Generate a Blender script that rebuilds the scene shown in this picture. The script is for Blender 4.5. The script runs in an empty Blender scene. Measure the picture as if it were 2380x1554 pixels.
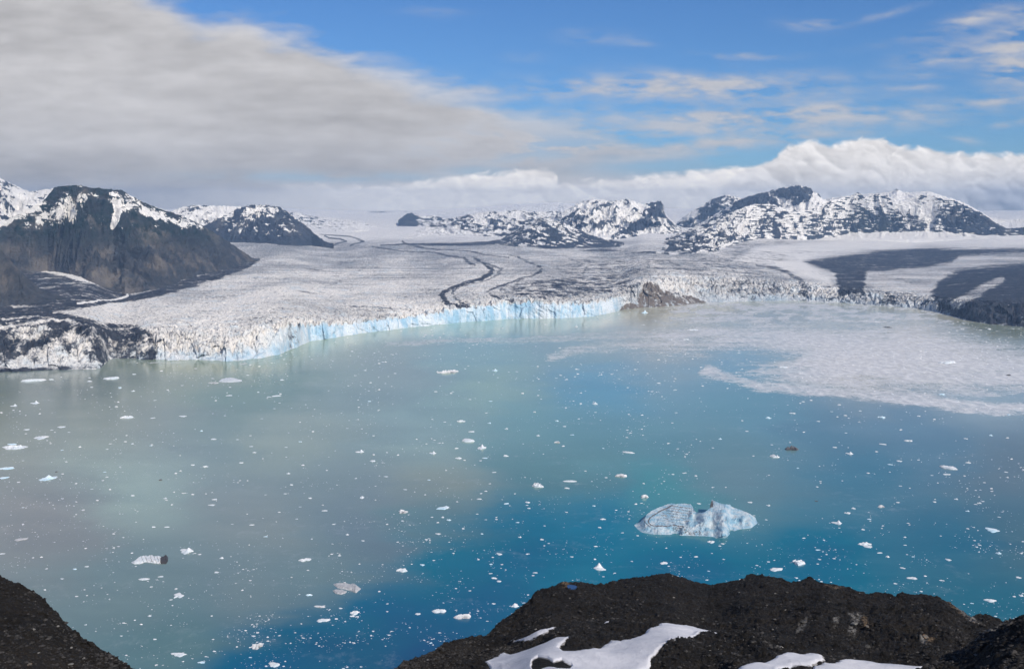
import bpy, math, random
import numpy as np
random.seed(7)
R = math.radians
scene = bpy.context.scene
COL = scene.collection

# ------------------------------------------------------------------ camera, light, exposure
H = 500.0                       # eye height above the fjord
FPX = 2551.0                    # focal length in photo pixels of the 2379 wide working grid
CU, CV, VH = 1189.5, 777.0, 480.0
PITCH = math.atan((CV - VH) / FPX)
cam = bpy.data.cameras.new('camera'); cam_o = bpy.data.objects.new('camera', cam); COL.objects.link(cam_o)
cam.sensor_width = 36.0; cam.lens = 36.0 * FPX / 2379.0
cam.clip_start = 0.5; cam.clip_end = 200000.0
cam_o.location = (0, 0, H); cam_o.rotation_euler = (math.pi / 2 - PITCH, 0, 0)
scene.camera = cam_o

SUN_AZ, SUN_EL = 140.0, 38.0    # degrees clockwise from the view direction, and elevation
sun = bpy.data.lights.new('sun', 'SUN'); sun.energy = 4.6; sun.angle = R(0.5); sun.color = (1.0, 0.935, 0.84)
sun_o = bpy.data.objects.new('sun', sun); COL.objects.link(sun_o)
sun_o.rotation_euler = (R(90 - SUN_EL), 0, R(180 - SUN_AZ))
world = bpy.data.worlds.new('World'); scene.world = world; world.use_nodes = True
wn = world.node_tree.nodes; wl = world.node_tree.links
sky = wn.new('ShaderNodeTexSky'); sky.sky_type = 'NISHITA'; sky.sun_disc = False
sky.sun_elevation = R(SUN_EL); sky.sun_rotation = R(SUN_AZ)
sky.altitude = 900; sky.air_density = 1.0; sky.dust_density = 0.0; sky.ozone_density = 3.0
tint = wn.new('ShaderNodeMix'); tint.data_type = 'RGBA'; tint.blend_type = 'MULTIPLY'; tint.inputs[0].default_value = 1.0
tint.inputs[7].default_value = (.34, .54, .80, 1)          # deep polarised blue of the photograph's clear sky
wl.new(sky.outputs[0], tint.inputs[6]); wl.new(tint.outputs[2], wn['Background'].inputs[0]); wn['Background'].inputs[1].default_value = 0.118
scene.view_settings.view_transform = 'Standard'; scene.view_settings.look = 'None'
scene.view_settings.exposure = 0.0; scene.view_settings.gamma = 1.0
scene.render.engine = 'CYCLES'
cy = scene.cycles
cy.use_denoising = True; cy.denoiser = 'OPENIMAGEDENOISE'
cy.max_bounces = 5; cy.diffuse_bounces = 2; cy.glossy_bounces = 3; cy.transmission_bounces = 2
cy.volume_bounces = 0; cy.transparent_max_bounces = 8
cy.use_adaptive_sampling = True; cy.adaptive_threshold = 0.01

# ------------------------------------------------------------------ maths helpers
RNG = np.random.default_rng(11)
SP, CP = math.sin(PITCH), math.cos(PITCH)
def raydir(u, v):
    x = (np.asarray(u, float) - CU) / FPX; y = -(np.asarray(v, float) - CV) / FPX
    return x, CP + y * SP, -SP + y * CP
def at_z(u, v, z=0.0):
    dx, dy, dz = raydir(u, v); t = (z - H) / dz
    return np.stack([dx * t, dy * t, np.broadcast_to(z, np.shape(t)) * 1.0], -1)
def at_r(u, v, r):
    dx, dy, dz = raydir(u, v); t = r / np.hypot(dx, dy)
    return np.stack([dx * t, dy * t, H + dz * t], -1)
def proj(x, y, z):
    zz = z - H
    d = y * CP - zz * SP; up = y * SP + zz * CP
    d = np.where(d < 1e-3, 1e-3, d)
    return CU + FPX * x / d, CV - FPX * up / d
GX = np.cos(np.arange(16) * math.pi / 8); GY = np.sin(np.arange(16) * math.pi / 8)
def _hash(ix, iy, seed):
    h = (ix.astype(np.uint32) * np.uint32(374761393) + iy.astype(np.uint32) * np.uint32(668265263) + np.uint32((seed * 1442695041) & 0xffffffff))
    h = (h ^ (h >> np.uint32(13))) * np.uint32(1274126177)
    return h ^ (h >> np.uint32(16))
def perlin(x, y, seed=0):
    x = np.asarray(x, float); y = np.asarray(y, float)
    fx = np.floor(x); fy = np.floor(y); ix = fx.astype(np.int64); iy = fy.astype(np.int64)
    dx = x - fx; dy = y - fy
    sx = dx * dx * dx * (dx * (dx * 6 - 15) + 10); sy = dy * dy * dy * (dy * (dy * 6 - 15) + 10)
    def c(a, b):
        h = _hash(ix + a, iy + b, seed) & np.uint32(15)
        return GX[h] * (dx - a) + GY[h] * (dy - b)
    a = c(0, 0); a = a + sx * (c(1, 0) - a); b = c(0, 1); b = b + sx * (c(1, 1) - b)
    return 1.4 * (a + sy * (b - a))
def fbm(x, y, o=5, seed=0, g=.5, l=2.03):
    s = 0; a = 1; n = 0
    for k in range(o):
        s = s + a * perlin(x, y, seed + k * 17); n += a; a *= g; x = x * l + 3.1; y = y * l + 1.7
    return s / n * 1.5
def ridged(x, y, o=5, seed=0, g=.5, l=2.03):
    s = 0; a = 1; n = 0
    for k in range(o):
        q = 1 - np.abs(perlin(x, y, seed + k * 17)) * 1.6
        s = s + a * q * q; n += a; a *= g; x = x * l + 3.1; y = y * l + 1.7
    return s / n
def rnd(ix, iy, seed=0): return (_hash(ix, iy, seed) & np.uint32(0xffff)).astype(float) / 65535.0
def worley(x, y, seed=0):
    fx = np.floor(x); fy = np.floor(y); ix = fx.astype(np.int64); iy = fy.astype(np.int64)
    f1 = np.full(x.shape, 9.0); f2 = f1.copy(); cid = np.zeros(x.shape)
    for a in (-1, 0, 1):
        for b in (-1, 0, 1):
            px = fx + a + rnd(ix + a, iy + b, seed); py = fy + b + rnd(ix + a, iy + b, seed + 5)
            d = np.hypot(px - x, py - y); m = d < f1
            f2 = np.where(m, f1, np.minimum(f2, d)); f1 = np.where(m, d, f1)
            cid = np.where(m, rnd(ix + a, iy + b, seed + 9), cid)
    return f1, f2, cid
def ss(a, b, x):
    t = np.clip((x - a) / (b - a), 0, 1); return t * t * (3 - 2 * t)
def segdist(u, v, p, q, sv=1.0):
    ax, ay = p[0], p[1] * sv; bx, by = q[0] - p[0], (q[1] - p[1]) * sv
    t = np.clip(((u - ax) * bx + (v * sv - ay) * by) / (bx * bx + by * by + 1e-9), 0, 1)
    return np.hypot(u - ax - t * bx, v * sv - ay - t * by), t
def near(arr_shape, u, v, pts, pad):
    us = [p[0] for p in pts]; vs = [p[1] for p in pts]
    return (u > min(us) - pad) & (u < max(us) + pad) & (v > min(vs) - pad) & (v < max(vs) + pad)
def line_mask(u, v, pts, soft=1.5):
    """pts: (u, v, half width); 1 on the line, fading at its edge"""
    out = np.zeros(u.shape); m = near(u.shape, u, v, pts, 30)
    uu = u[m]; vv = v[m]; best = np.zeros(uu.shape)
    for p, q in zip(pts[:-1], pts[1:]):
        d, t = segdist(uu, vv, p, q); w = p[2] + (q[2] - p[2]) * t
        best = np.maximum(best, 1 - ss(w * .5, w + soft, d))
    out[m] = best; return out
def poly_mask(u, v, pts, soft=6.0):
    out = np.zeros(u.shape); m = near(u.shape, u, v, pts, soft * 2)
    uu = u[m]; vv = v[m]; ins = np.zeros(uu.shape, bool); d = np.full(uu.shape, 1e9)
    n = len(pts)
    for i in range(n):
        p, q = pts[i], pts[(i + 1) % n]
        d = np.minimum(d, segdist(uu, vv, p, q)[0])
        if p[1] != q[1]:
            ins ^= ((p[1] > vv) != (q[1] > vv)) & (uu < (q[0] - p[0]) * (vv - p[1]) / (q[1] - p[1]) + p[0])
    out[m] = ss(-soft, soft, np.where(ins, d, -d)); return out
def curve(pts, x): return np.interp(x, [p[0] for p in pts], [p[1] for p in pts])
def lin(c):
    c = np.asarray(c, float) / 255.0
    return np.where(c <= .04045, c / 12.92, ((c + .055) / 1.055) ** 2.4)

# ------------------------------------------------------------------ mesh helpers
def mesh_from(name, V, F4=None, F3=None, smooth=True):
    V = np.asarray(V, np.float32).reshape(-1, 3)
    me = bpy.data.meshes.new(name); me.vertices.add(len(V)); me.vertices.foreach_set('co', V.ravel())
    parts = []; tot = []
    for F in (F4, F3):
        if F is not None and len(F):
            F = np.asarray(F, np.int32); parts.append(F.ravel()); tot.append(np.full(len(F), F.shape[1], np.int32))
    L = np.concatenate(parts); T = np.concatenate(tot); S = np.concatenate([[0], np.cumsum(T)[:-1]]).astype(np.int32)
    me.loops.add(len(L)); me.loops.foreach_set('vertex_index', L)
    me.polygons.add(len(T)); me.polygons.foreach_set('loop_start', S); me.polygons.foreach_set('loop_total', T)
    me.polygons.foreach_set('use_smooth', np.full(len(T), smooth)); me.update(calc_edges=True); me.validate()
    return me
def attr(me, name, arr):
    a = me.attributes.new(name, 'FLOAT', 'POINT'); a.data.foreach_set('value', np.ascontiguousarray(arr, np.float32).ravel())
def attr3(me, name, arr):
    a = me.attributes.new(name, 'FLOAT_COLOR', 'POINT'); arr = np.asarray(arr, np.float32).reshape(-1, 3)
    a.data.foreach_set('color', np.concatenate([arr, np.ones((len(arr), 1), np.float32)], 1).ravel())
def grid_faces(nr, nc):
    i = np.arange(nr * nc).reshape(nr, nc)
    return np.stack([i[:-1, :-1], i[:-1, 1:], i[1:, 1:], i[1:, :-1]], -1).reshape(-1, 4)
def link(name, me, mat=None, parent=None):
    o = bpy.data.objects.new(name, me); COL.objects.link(o)
    if mat and me and not len(me.materials): me.materials.append(mat)
    if parent: o.parent = parent
    return o
def tag(o, label=None, cat=None, group=None, kind=None):
    for k, x in (('label', label), ('category', cat), ('group', group), ('kind', kind)):
        if x: o[k] = x
    return o

# ------------------------------------------------------------------ material helper
class Mat:
    def __init__(s, name, rough=.9, spec=.2):
        s.m = bpy.data.materials.new(name); s.m.use_nodes = True; s.t = s.m.node_tree; s.n = s.t.nodes
        s.b = s.n['Principled BSDF']; s.b.inputs['Roughness'].default_value = rough
        s.b.inputs['Specular IOR Level'].default_value = spec
        s.geo = None
    def put(s, sock, x):
        if hasattr(x, 'is_output'): s.t.links.new(x, sock)
        elif isinstance(x, (tuple, list)) and len(x) == 3 and sock.type == 'RGBA': sock.default_value = (*x, 1)
        else: sock.default_value = x
    def attr(s, name):
        n = s.n.new('ShaderNodeAttribute'); n.attribute_name = name; return n.outputs['Fac']
    def attrc(s, name):
        n = s.n.new('ShaderNodeAttribute'); n.attribute_name = name; return n.outputs['Color']
    def pos(s, sc=(1, 1, 1), obj=False):
        if obj: src = s.n.new('ShaderNodeTexCoord').outputs['Object']
        else: src = s.n.new('ShaderNodeNewGeometry').outputs['Position']
        m = s.n.new('ShaderNodeMapping'); s.t.links.new(src, m.inputs[0]); m.inputs['Scale'].default_value = sc
        return m.outputs[0]
    def noise(s, vec, scale, detail=4, rough=.55, dist=0.0):
        n = s.n.new('ShaderNodeTexNoise'); s.t.links.new(vec, n.inputs['Vector'])
        n.inputs['Scale'].default_value = scale; n.inputs['Detail'].default_value = detail
        n.inputs['Roughness'].default_value = rough; n.inputs['Distortion'].default_value = dist
        return n.outputs['Fac']
    def vor(s, vec, scale, feat='F1'):
        n = s.n.new('ShaderNodeTexVoronoi'); n.feature = feat; s.t.links.new(vec, n.inputs['Vector']); n.inputs['Scale'].default_value = scale
        return n.outputs['Distance']
    def math(s, op, a, b=0.0, c=0.0, clamp=False):
        n = s.n.new('ShaderNodeMath'); n.operation = op; n.use_clamp = clamp
        for k, x in enumerate((a, b, c)): s.put(n.inputs[k], x)
        return n.outputs[0]
    def ramp(s, x, lo, hi, a=0.0, b=1.0):
        n = s.n.new('ShaderNodeMapRange'); n.interpolation_type = 'SMOOTHSTEP'
        for k, q in enumerate((x, lo, hi, a, b)): s.put(n.inputs[k], q)
        return n.outputs[0]
    def mix(s, f, a, b):
        n = s.n.new('ShaderNodeMix'); n.data_type = 'RGBA'
        s.put(n.inputs[0], f); s.put(n.inputs[6], a); s.put(n.inputs[7], b); return n.outputs[2]
    def bump(s, h, dist, strength=1.0, normal=None):
        n = s.n.new('ShaderNodeBump'); s.put(n.inputs['Height'], h); n.inputs['Distance'].default_value = dist
        n.inputs['Strength'].default_value = strength
        if normal is not None: s.t.links.new(normal, n.inputs['Normal'])
        s.t.links.new(n.outputs[0], s.b.inputs['Normal']); return n.outputs[0]
    def color(s, c): s.put(s.b.inputs['Base Color'], c); return s.m

# ================================================================== SKY
def build_sky():
    az = np.concatenate([np.linspace(-180, -30, 50)[:-1], np.arange(-30, 30, .042), np.linspace(30, 180, 50)])
    el = np.concatenate([np.linspace(-6, -1, 6)[:-1], np.arange(-1, 11.6, .042), np.linspace(11.6, 90, 60)])
    A, E = np.meshgrid(np.radians(az), np.radians(el))
    x = np.sin(A) * np.cos(E); y = np.cos(A) * np.cos(E); z = np.sin(E)
    front = np.abs(A) < np.radians(60)
    u, v = proj(x * 1e5, y * 1e5, z * 1e5 + H)
    u = np.where(front, u, np.where(A > 0, 6000, -4000)); u = np.clip(u, -4000, 6000); v = np.clip(v, -9000, 700)
    n_big = fbm(u / 520 + 3, v / 120, 5, 3)
    n_mid = fbm(u / 170, v / 42, 5, 31)
    n_fine = fbm(u / 60, v / 17, 5, 57)
    warp = fbm(u / 90, v / 60, 5, 90)
    # big stratus sheet, left
    ve = curve([(-4000, -3500), (-1500, -900), (-400, -330), (230, -70), (370, -8), (430, 22), (470, 40), (560, 44), (620, 70), (700, 80), (800, 118),
                (880, 152), (960, 182), (1060, 208), (1130, 236), (1200, 262), (1300, 280), (1450, 303), (1600, 345), (1750, 400), (2000, 470), (6000, 600)], u)
    soft = 30 + 30 * ss(-.3, .5, n_big)
    s = ss(-soft, soft, v - ve + 26 * n_big + 24 * n_mid + 10 * n_fine + 6 * warp)
    gap = .5 * np.exp(-(((u - 800) / 290) ** 2 + ((v - 398 + (u - 800) * -.01) / 13) ** 2)) * ss(-.5, .5, n_mid + .35)
    gap = np.maximum(gap, np.exp(-(((u - 1430) / 300) ** 2 + ((v - 335) / 50) ** 2)) * ss(-.15, .5, n_mid + .6 * n_fine) * .7)
    gap = np.maximum(gap, .85 * np.exp(-(((u - 1560) / 200) ** 2 + ((v - 372) / 26) ** 2)))
    gap = np.maximum(gap, .6 * np.exp(-(((u - 1120) / 90) ** 2 + ((v - 385) / 14) ** 2)))
    s_a = s * (1 - np.clip(gap, 0, 1) * .85)
    # brightness of the stratus
    b = .525 + .08 * n_big + .08 * n_mid + .03 * n_fine
    b = b - .09 * np.exp(-(((u - 230) / 300) ** 2 + ((v - 388) / 55) ** 2)) - .04 * np.exp(-(((u - 500) / 500) ** 2 + ((v - 352) / 25) ** 2))
    b = b - .05 * np.exp(-(((u - 100) / 300) ** 2 + ((v - 30) / 80) ** 2)) + .05 * np.exp(-(((u - 30) / 160) ** 2 + ((v - 120) / 60) ** 2))
    b = b + .34 * ss(370, 450, v) * ss(330, 900, u) + .04 * np.exp(-(((u - 1050) / 380) ** 2 + ((v - 320) / 26) ** 2))
    b = b + .10 * ss(.15, .75, s) * (1 - ss(.75, 1, s)) * .5
    wm = ss(330, 440, v)[..., None]
    rgb = b[..., None] * (np.array([1.005, .985, 1.0]) * (1 - wm) + np.array([1.05, .99, .94]) * wm)
    cool = np.clip(gap * 1.2, 0, 1)[..., None]
    rgb = rgb * (1 - cool) + np.array([.40, .46, .55]) * cool
    alpha = s_a
    def over(a, c):
        nonlocal alpha, rgb
        a = np.clip(a, 0, 1); out = a + alpha * (1 - a)
        rgb = (c * a[..., None] + rgb * (alpha * (1 - a))[..., None]) / np.maximum(out, 1e-4)[..., None]
        alpha = out
    # wisps
    W = [(1640, 190, 230, 30, .8, 1), (1790, 258, 320, 26, .85, -2), (1600, 292, 260, 15, .5, 0), (1420, 192, 210, 20, .5, -2), (1650, 318, 260, 12, .5, -4), (1890, 43, 46, 14, .45, 0),
         (1670, 112, 40, 7, .35, 6), (1760, 118, 60, 8, .4, 0), (1380, 72, 60, 16, .22, 0), (1480, 90, 34, 9, .22, 0), (2265, 28, 46, 18, .6, -14), (2360, 14, 50, 14, .5, 0),
         (2370, 70, 60, 34, .5, -20), (2190, 122, 66, 14, .5, -8), (2360, 140, 60, 50, .8, -20), (2310, 218, 60, 12, .6, -4), (2130, 162, 50, 8, .3, 0),
         (2110, 190, 60, 8, .4, 2), (2345, 270, 36, 9, .5, -8), (2180, 60, 110, 14, .22, -12), (2060, 20, 60, 8, .22, -14), (2240, 312, 30, 9, .3, 10),
         (1500, 345, 330, 16, .6, -6), (1380, 250, 60, 24, .18, 0), (2230, 88, 120, 20, .3, -16), (2330, 100, 90, 20, .45, -18), (2110, 268, 90, 12, .2, 0), (1900, 165, 120, 10, .14, 0),
         (1230, 120, 40, 10, .12, 0), (1075, 190, 60, 24, .25, 10), (1010, 15, 60, 12, .10, 0)]
    for (cu, cv, su, sv, am, ang) in W:
        c_, s_ = math.cos(R(ang)), math.sin(R(ang)); du = u - cu; dv = v - cv
        p = du * c_ + dv * s_; q = -du * s_ + dv * c_ + 4 * warp
        g = am * np.exp(-((p / su) ** 2 * .7 + ((q + 9 * n_mid) / sv) ** 2)) * np.clip(.85 + 1.25 * n_mid + .9 * n_fine, 0, 1.5)
        over(np.clip(g, 0, .85), (.54 + .05 * n_mid)[..., None] * np.array([1.02, .99, 1.0]))
    # thin veil of cirrus, higher up and outside the frame
    up = ss(-200, -1500, v) * ss(-.1, .5, fbm(x * 4, y * 4, 5, 8)) * .55 * (ss(3500, 500, u) + .25)
    over(up, .52 * np.ones(3) * np.ones(u.shape + (1,)))
    # cumulus: low band in the middle, tall bank at the right
    bil = 1 - np.abs(perlin(u / 62 + .7 * warp, v / 40 + .7 * warp, 71)) * 1.7
    bil = bil * .7 + .22 * (1 - np.abs(perlin(u / 27 + .5 * warp, v / 19, 72)) * 1.7) + .08 * (1 - np.abs(perlin(u / 12, v / 9, 73)) * 1.7)
    bil2 = 1 - np.abs(perlin((u - 6) / 62 + .7 * warp, (v + 6) / 40 + .7 * warp, 71)) * 1.7
    bil2 = bil2 * .7 + .22 * (1 - np.abs(perlin((u - 4) / 27 + .5 * warp, (v + 4) / 19, 72)) * 1.7) + .08 * (1 - np.abs(perlin(u / 12, v / 9, 73)) * 1.7)
    relief = np.clip((bil - bil2) * 2.2, -1, 1)
    top2 = curve([(-4000, 430), (0, 455), (300, 440), (420, 432), (600, 425), (900, 418), (1040, 404), (1080, 396), (1150, 394), (1200, 386), (1240, 378), (1275, 378), (1292, 392), (1300, 418), (1345, 414),
                  (1400, 406), (1480, 398), (1560, 396), (1640, 384), (1700, 378), (6000, 380)], u)
    m = ss(-9, 9, v - top2 + 13 * (bil - .5) + 8 * n_fine + (u < 1000) * 12 * n_mid) * (1 - .55 * ss(1000, 300, u)) * np.where(u < 1060, ss(100, 0, (1060 - u) * .1 + 0 * v) * .9 + .0, 1)
    c = .90 + .06 * n_mid + .13 * relief - .07 * ss(420, 470, v) * ss(1000, 1200, u) * ss(.3, -.5, n_mid) + .05 * ss(455, 500, v)
    over(m, (c * 1.08)[..., None] * np.array([1.05, .99, .93]))
    top3 = curve([(1640, 470), (1670, 430), (1700, 402), (1730, 384), (1760, 372), (1790, 362), (1815, 340), (1840, 322), (1880, 314), (1930, 320), (1980, 312), (2010, 308), (2060, 311), (2090, 326),
                  (2150, 328), (2200, 338), (2260, 340), (2320, 342), (2500, 345), (6000, 330)], u)
    m = ss(-7, 7, v - top3 + 11 * (bil - .55) + 3 * n_fine) * ss(1640, 1700, u)
    c = .85 + .16 * relief + .04 * n_big - .13 * ss(top3 + 45, top3 + 120, v) * ss(.5, -.4, n_mid + .3 * n_big) - .12 * np.exp(-(((u - 1850) / 60) ** 2 + ((v - 395) / 30) ** 2))
    dk = np.exp(-(((u - 2370) / 130) ** 2 + ((v - 455) / 55) ** 2))
    c = c - .26 * dk
    over(m, c[..., None] * np.array([1.03, .985, .955]) + (dk * .05)[..., None] * np.array([-.6, 0, 1.0]))
    alpha = np.where(z < 0, 1.0, alpha)
    alpha = alpha * np.where(front | (z < .25), 1, .55)
    # open sky round the sun
    sd = np.array([math.sin(R(SUN_AZ)) * math.cos(R(SUN_EL)), math.cos(R(SUN_AZ)) * math.cos(R(SUN_EL)), math.sin(R(SUN_EL))])
    alpha = alpha * ss(.92, .75, x * sd[0] + y * sd[1] + z * sd[2])
    RD = 90000.0
    V = np.stack([x * RD, y * RD, z * RD], -1)
    F = grid_faces(*A.shape)[:, ::-1]
    me = mesh_from('sky', V, F)
    attr(me, 'cover', alpha); attr3(me, 'cloud', np.clip(rgb, 0, 1.2))
    M = Mat('sky_clouds'); t = M.t
    em = M.n.new('ShaderNodeEmission'); t.links.new(M.attrc('cloud'), em.inputs[0]); em.inputs[1].default_value = 1.06
    tr = M.n.new('ShaderNodeBsdfTransparent'); mx = M.n.new('ShaderNodeMixShader')
    t.links.new(M.attr('cover'), mx.inputs[0]); t.links.new(tr.outputs[0], mx.inputs[1]); t.links.new(em.outputs[0], mx.inputs[2])
    t.links.new(mx.outputs[0], M.n['Material Output'].inputs[0])
    tag(link('sky', me, M.m), kind='structure')
build_sky()

# ================================================================== GLACIER BASE SURFACE
WL = [(-300, 880), (-60, 870), (0, 867), (100, 863), (180, 861), (222, 859), (234, 855), (243, 847), (252, 838), (264, 834), (300, 834), (365, 837), (450, 839), (520, 841), (560, 839), (600, 834), (640, 827), (690, 809),
      (705, 800), (722, 793), (780, 785), (860, 774), (950, 761), (1040, 752), (1100, 748), (1180, 742), (1300, 741), (1380, 736), (1425, 726), (1450, 719), (1540, 713),
      (1640, 704), (1740, 700), (1830, 699), (1950, 703), (2050, 712), (2130, 718), (2200, 731), (2260, 749), (2300, 755), (2340, 758), (2379, 762), (2700, 790)]
TOPV = [(-300, 790), (0, 800), (100, 792), (200, 785), (300, 800), (365, 786), (440, 790), (520, 792), (560, 788), (620, 774), (690, 754), (720, 751), (800, 752), (900, 739), (960, 733), (1000, 729),
        (1040, 718), (1080, 711), (1150, 704), (1250, 700), (1330, 706), (1400, 700), (1440, 688), (1470, 674), (1500, 662), (1560, 660), (1650, 658), (1750, 664), (1850, 672), (1950, 679), (2050, 689),
        (2100, 697), (2200, 704), (2260, 716), (2379, 722), (2700, 740)]
ua = np.linspace(-300, 2700, 3001)
P = at_z(ua, curve(WL, ua)); _az = np.arctan2(P[:, 0], P[:, 1]); _rf = np.hypot(P[:, 0], P[:, 1])
_d = at_r(ua, curve(TOPV, ua), _rf + 25)[:, 2]
_zt = np.convolve(np.pad(_d, 20, mode='edge'), np.ones(41) / 41, 'valid')
# cliff width: how far back the slope from the water to the top reaches
_wd = curve([(-300, 320), (0, 320), (180, 300), (250, 170), (300, 130), (420, 150), (560, 140), (680, 70), (730, 30), (1400, 30), (1440, 60), (1500, 200), (1560, 260), (1700, 260), (1850, 160), (1950, 120), (2150, 120), (2300, 160), (2700, 200)], ua)
_pad = 70; _ker = np.hanning(2 * _pad + 1); _ker /= _ker.sum()
_rfs = np.convolve(np.pad(_rf, _pad, mode='edge'), _ker, 'valid')
def front(a): return np.interp(a, _az, _rf), np.interp(a, _az, _zt), np.interp(a, _az, _wd)
def datum(a): return np.interp(a, _az, _rfs)
def gz(a, r):
    rf, zt, wd = front(a)
    return zt + .020 * (r - datum(a))
def hit_glacier(u, v):
    """range at which the ray through (u, v) meets the glacier's base surface"""
    dx, dy, dz = raydir(u, v); a = np.arctan2(dx, dy); h = np.hypot(dx, dy)
    lo = np.full(np.shape(a), 2500.0); hi = np.full(np.shape(a), 26000.0)
    for _ in range(30):
        mid = (lo + hi) / 2; below = H + dz / h * mid < gz(a, mid)
        hi = np.where(below, mid, hi); lo = np.where(below, lo, mid)
    return (lo + hi) / 2

def build_glacier():
    nc = 2100
    a = np.interp(np.linspace(-110, 2500, nc), ua, _az)
    rf, zt, wd = front(a)
    k1 = 56; k2 = 400
    arc = a * 4500
    # wiggly waterline: bays and buttresses
    uu = np.linspace(-110, 2500, nc)
    wig = 42 * fbm(arc / 230, arc * 0 + 2, 4, 5) + 20 * (ridged(arc / 75, arc * 0 + 7, 4, 6) - .5)
    wig = wig * np.where(uu < 240, .5, 1)
    rf2 = rf + wig + 12
    # rows of the cliff
    t = np.linspace(0, 1, k1)[:, None]
    zc = -6 + (zt * (1 + .12 * fbm(arc / 160, arc * 0 + 5, 4, 17)) + 6)[None] * t
    lumpy = ss(26, 140, wd)[None]
    rc = rf2[None] + wd[None] * (t ** 1.4 * (1 - lumpy) + t ** 1.15 * lumpy)
    fl = (ridged(arc[None] / 62 + .6 * t + .8 * fbm(arc[None] / 150, t * 0 + 3, 3, 18), t * 1.6 + 0 * arc[None], 5, 8) - .5) * (1 + 1.3 * fbm(arc[None] / 330, t * 0, 2, 19))
    fl2 = fbm(arc[None] / 13, zc / 22, 4, 9)
    cellf = worley(arc[None] / 55 + 0 * t, zc / 60, 12)[2] - .5
    rc = rc + np.sin(t * math.pi * .5 + .5) * (4 * fl * (1 - lumpy) + 9 * (ridged(arc[None] / 48 + zc / 80, zc / 55, 4, 14) - .6) + 3.5 * fl2 + (14 + 26 * lumpy) * cellf)
    # rows of the surface, evenly spread in the picture's height
    r0 = rf + wd + 25
    rd = datum(a)
    def vm(r): return FPX * (H - (zt + .020 * (r - rd))) / r
    v0 = vm(r0); v1 = vm(np.full(nc, 23000.0)); s = np.linspace(0, 1, k2)[:, None]
    tgt = v0 + (v1 - v0) * s
    lo = np.broadcast_to(r0, (k2, nc)).copy(); hi = np.full((k2, nc), 23500.0)
    for _ in range(24):
        mid = (lo + hi) / 2; g = vm(mid) > tgt; lo = np.where(g, mid, lo); hi = np.where(g, hi, mid)
    rs = (lo + hi) / 2
    zs = zt + .020 * (rs - rd)
    r = np.concatenate([rc, rs]); z = np.concatenate([zc, zs]); A = np.broadcast_to(a, r.shape)
    tt = np.concatenate([np.broadcast_to(t, zc.shape), np.full(rs.shape, 1.0)])
    x = np.sin(A) * r; y = np.cos(A) * r
    u, v = proj(x, y, np.concatenate([zc, zs]))
    back = np.clip(r - (rf + wd)[None], 0, None)
    rockm = poly_mask(u, v, [(1440, 730), (1446, 700), (1480, 690), (1490, 650), (1530, 650), (1550, 676), (1650, 695), (1650, 715), (1540, 730)], 8)
    # roughness of the ice: broken to the left and centre, smooth snow far back and right
    rough = (1 - .75 * ss(8000, 12000, r)) * (1 - .8 * poly_mask(u, v, [(1720, 600), (1800, 575), (2500, 560), (2500, 700), (2210, 690), (2000, 668), (1900, 655), (1820, 625)], 22))
    rough = rough * (1 - .9 * ss(600, 560, v) * ss(1500, 1700, u))
    wx = x + 25 * fbm(x / 160, y / 160, 3, 21); wy = y + 25 * fbm(x / 160 + 9, y / 160, 3, 22)
    f1, f2, cid = worley(wx / 33, wy / 44, 23)
    g1, g2, cid2 = worley(wx / 14 + 3, wy / 19, 24)
    ser = (np.minimum((f2 - f1) * 3.2, 1) - .7) * 10 + (cid - .5) * 9 + (np.minimum((g2 - g1) * 3, 1) - .7) * 3 + (cid2 - .5) * 5
    ser = ser + 6 * fbm(x / 28, y / 28, 3, 25)
    nearf = np.exp(-back / 420)
    onsurf = ss(.8, 1, tt)
    rough = rough * (1 - .35 * rockm)
    z = z + ser * rough * (.24 + 1.0 * np.exp(-back / 160) + .25 * nearf) * np.maximum(onsurf, ss(.05, .5, tt) * ss(26, 140, wd)[None] * .9)
    z = z + onsurf * 9 * fbm(x / 620, y / 900, 4, 26) * ss(0, 500, back)
    # slumping ramp towards the front at the left: lower rims
    x = np.sin(A) * r; y = np.cos(A) * r
    # ---------------- debris and painted cloud shadow on the ice, read on the base surface
    X0 = 743.4; Y0 = 408.9; K = .3514
    def Z(*p): return [(X0 + K * q[0], Y0 + K * q[1], q[2] * K) for q in p]
    wu = u + 3 * fbm(x / 120, y / 160, 4, 41) * ss(540, 640, v) * 2; wv = v + 1.6 * fbm(x / 120 + 5, y / 160, 4, 42)
    debris_shade = np.zeros(u.shape)
    clean_zone = lambda u, v: ss(590, 560, v)
    def add(m, k=1.0):
        nonlocal debris_shade
        debris_shade = np.maximum(debris_shade, m * k)
    add(line_mask(wu, wv, Z((345, 468, 2), (430, 481, 4), (540, 496, 4), (640, 503, 4), (750, 508, 4), (850, 530, 5), (950, 542, 7), (1000, 575, 13), (1030, 590, 3))), .8)
    add(line_mask(wu, wv, Z((1010, 540, 3), (1060, 560, 6), (1100, 595, 10), (1140, 620, 16), (1125, 648, 16), (1060, 680, 15), (960, 705, 13), (880, 735, 14), (820, 765, 16), (802, 795, 17),
                            (815, 825, 17), (855, 850, 14), (930, 862, 9), (990, 866, 5))))
    add(line_mask(wu, wv, Z((1030, 540, 3), (1090, 575, 4), (1160, 603, 8), (1205, 618, 8), (1180, 645, 8), (1140, 670, 4), (1060, 700, 3), (960, 722, 5), (890, 750, 8), (870, 780, 9), (890, 810, 10),
                            (930, 840, 10), (975, 860, 8))), .72)
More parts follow.
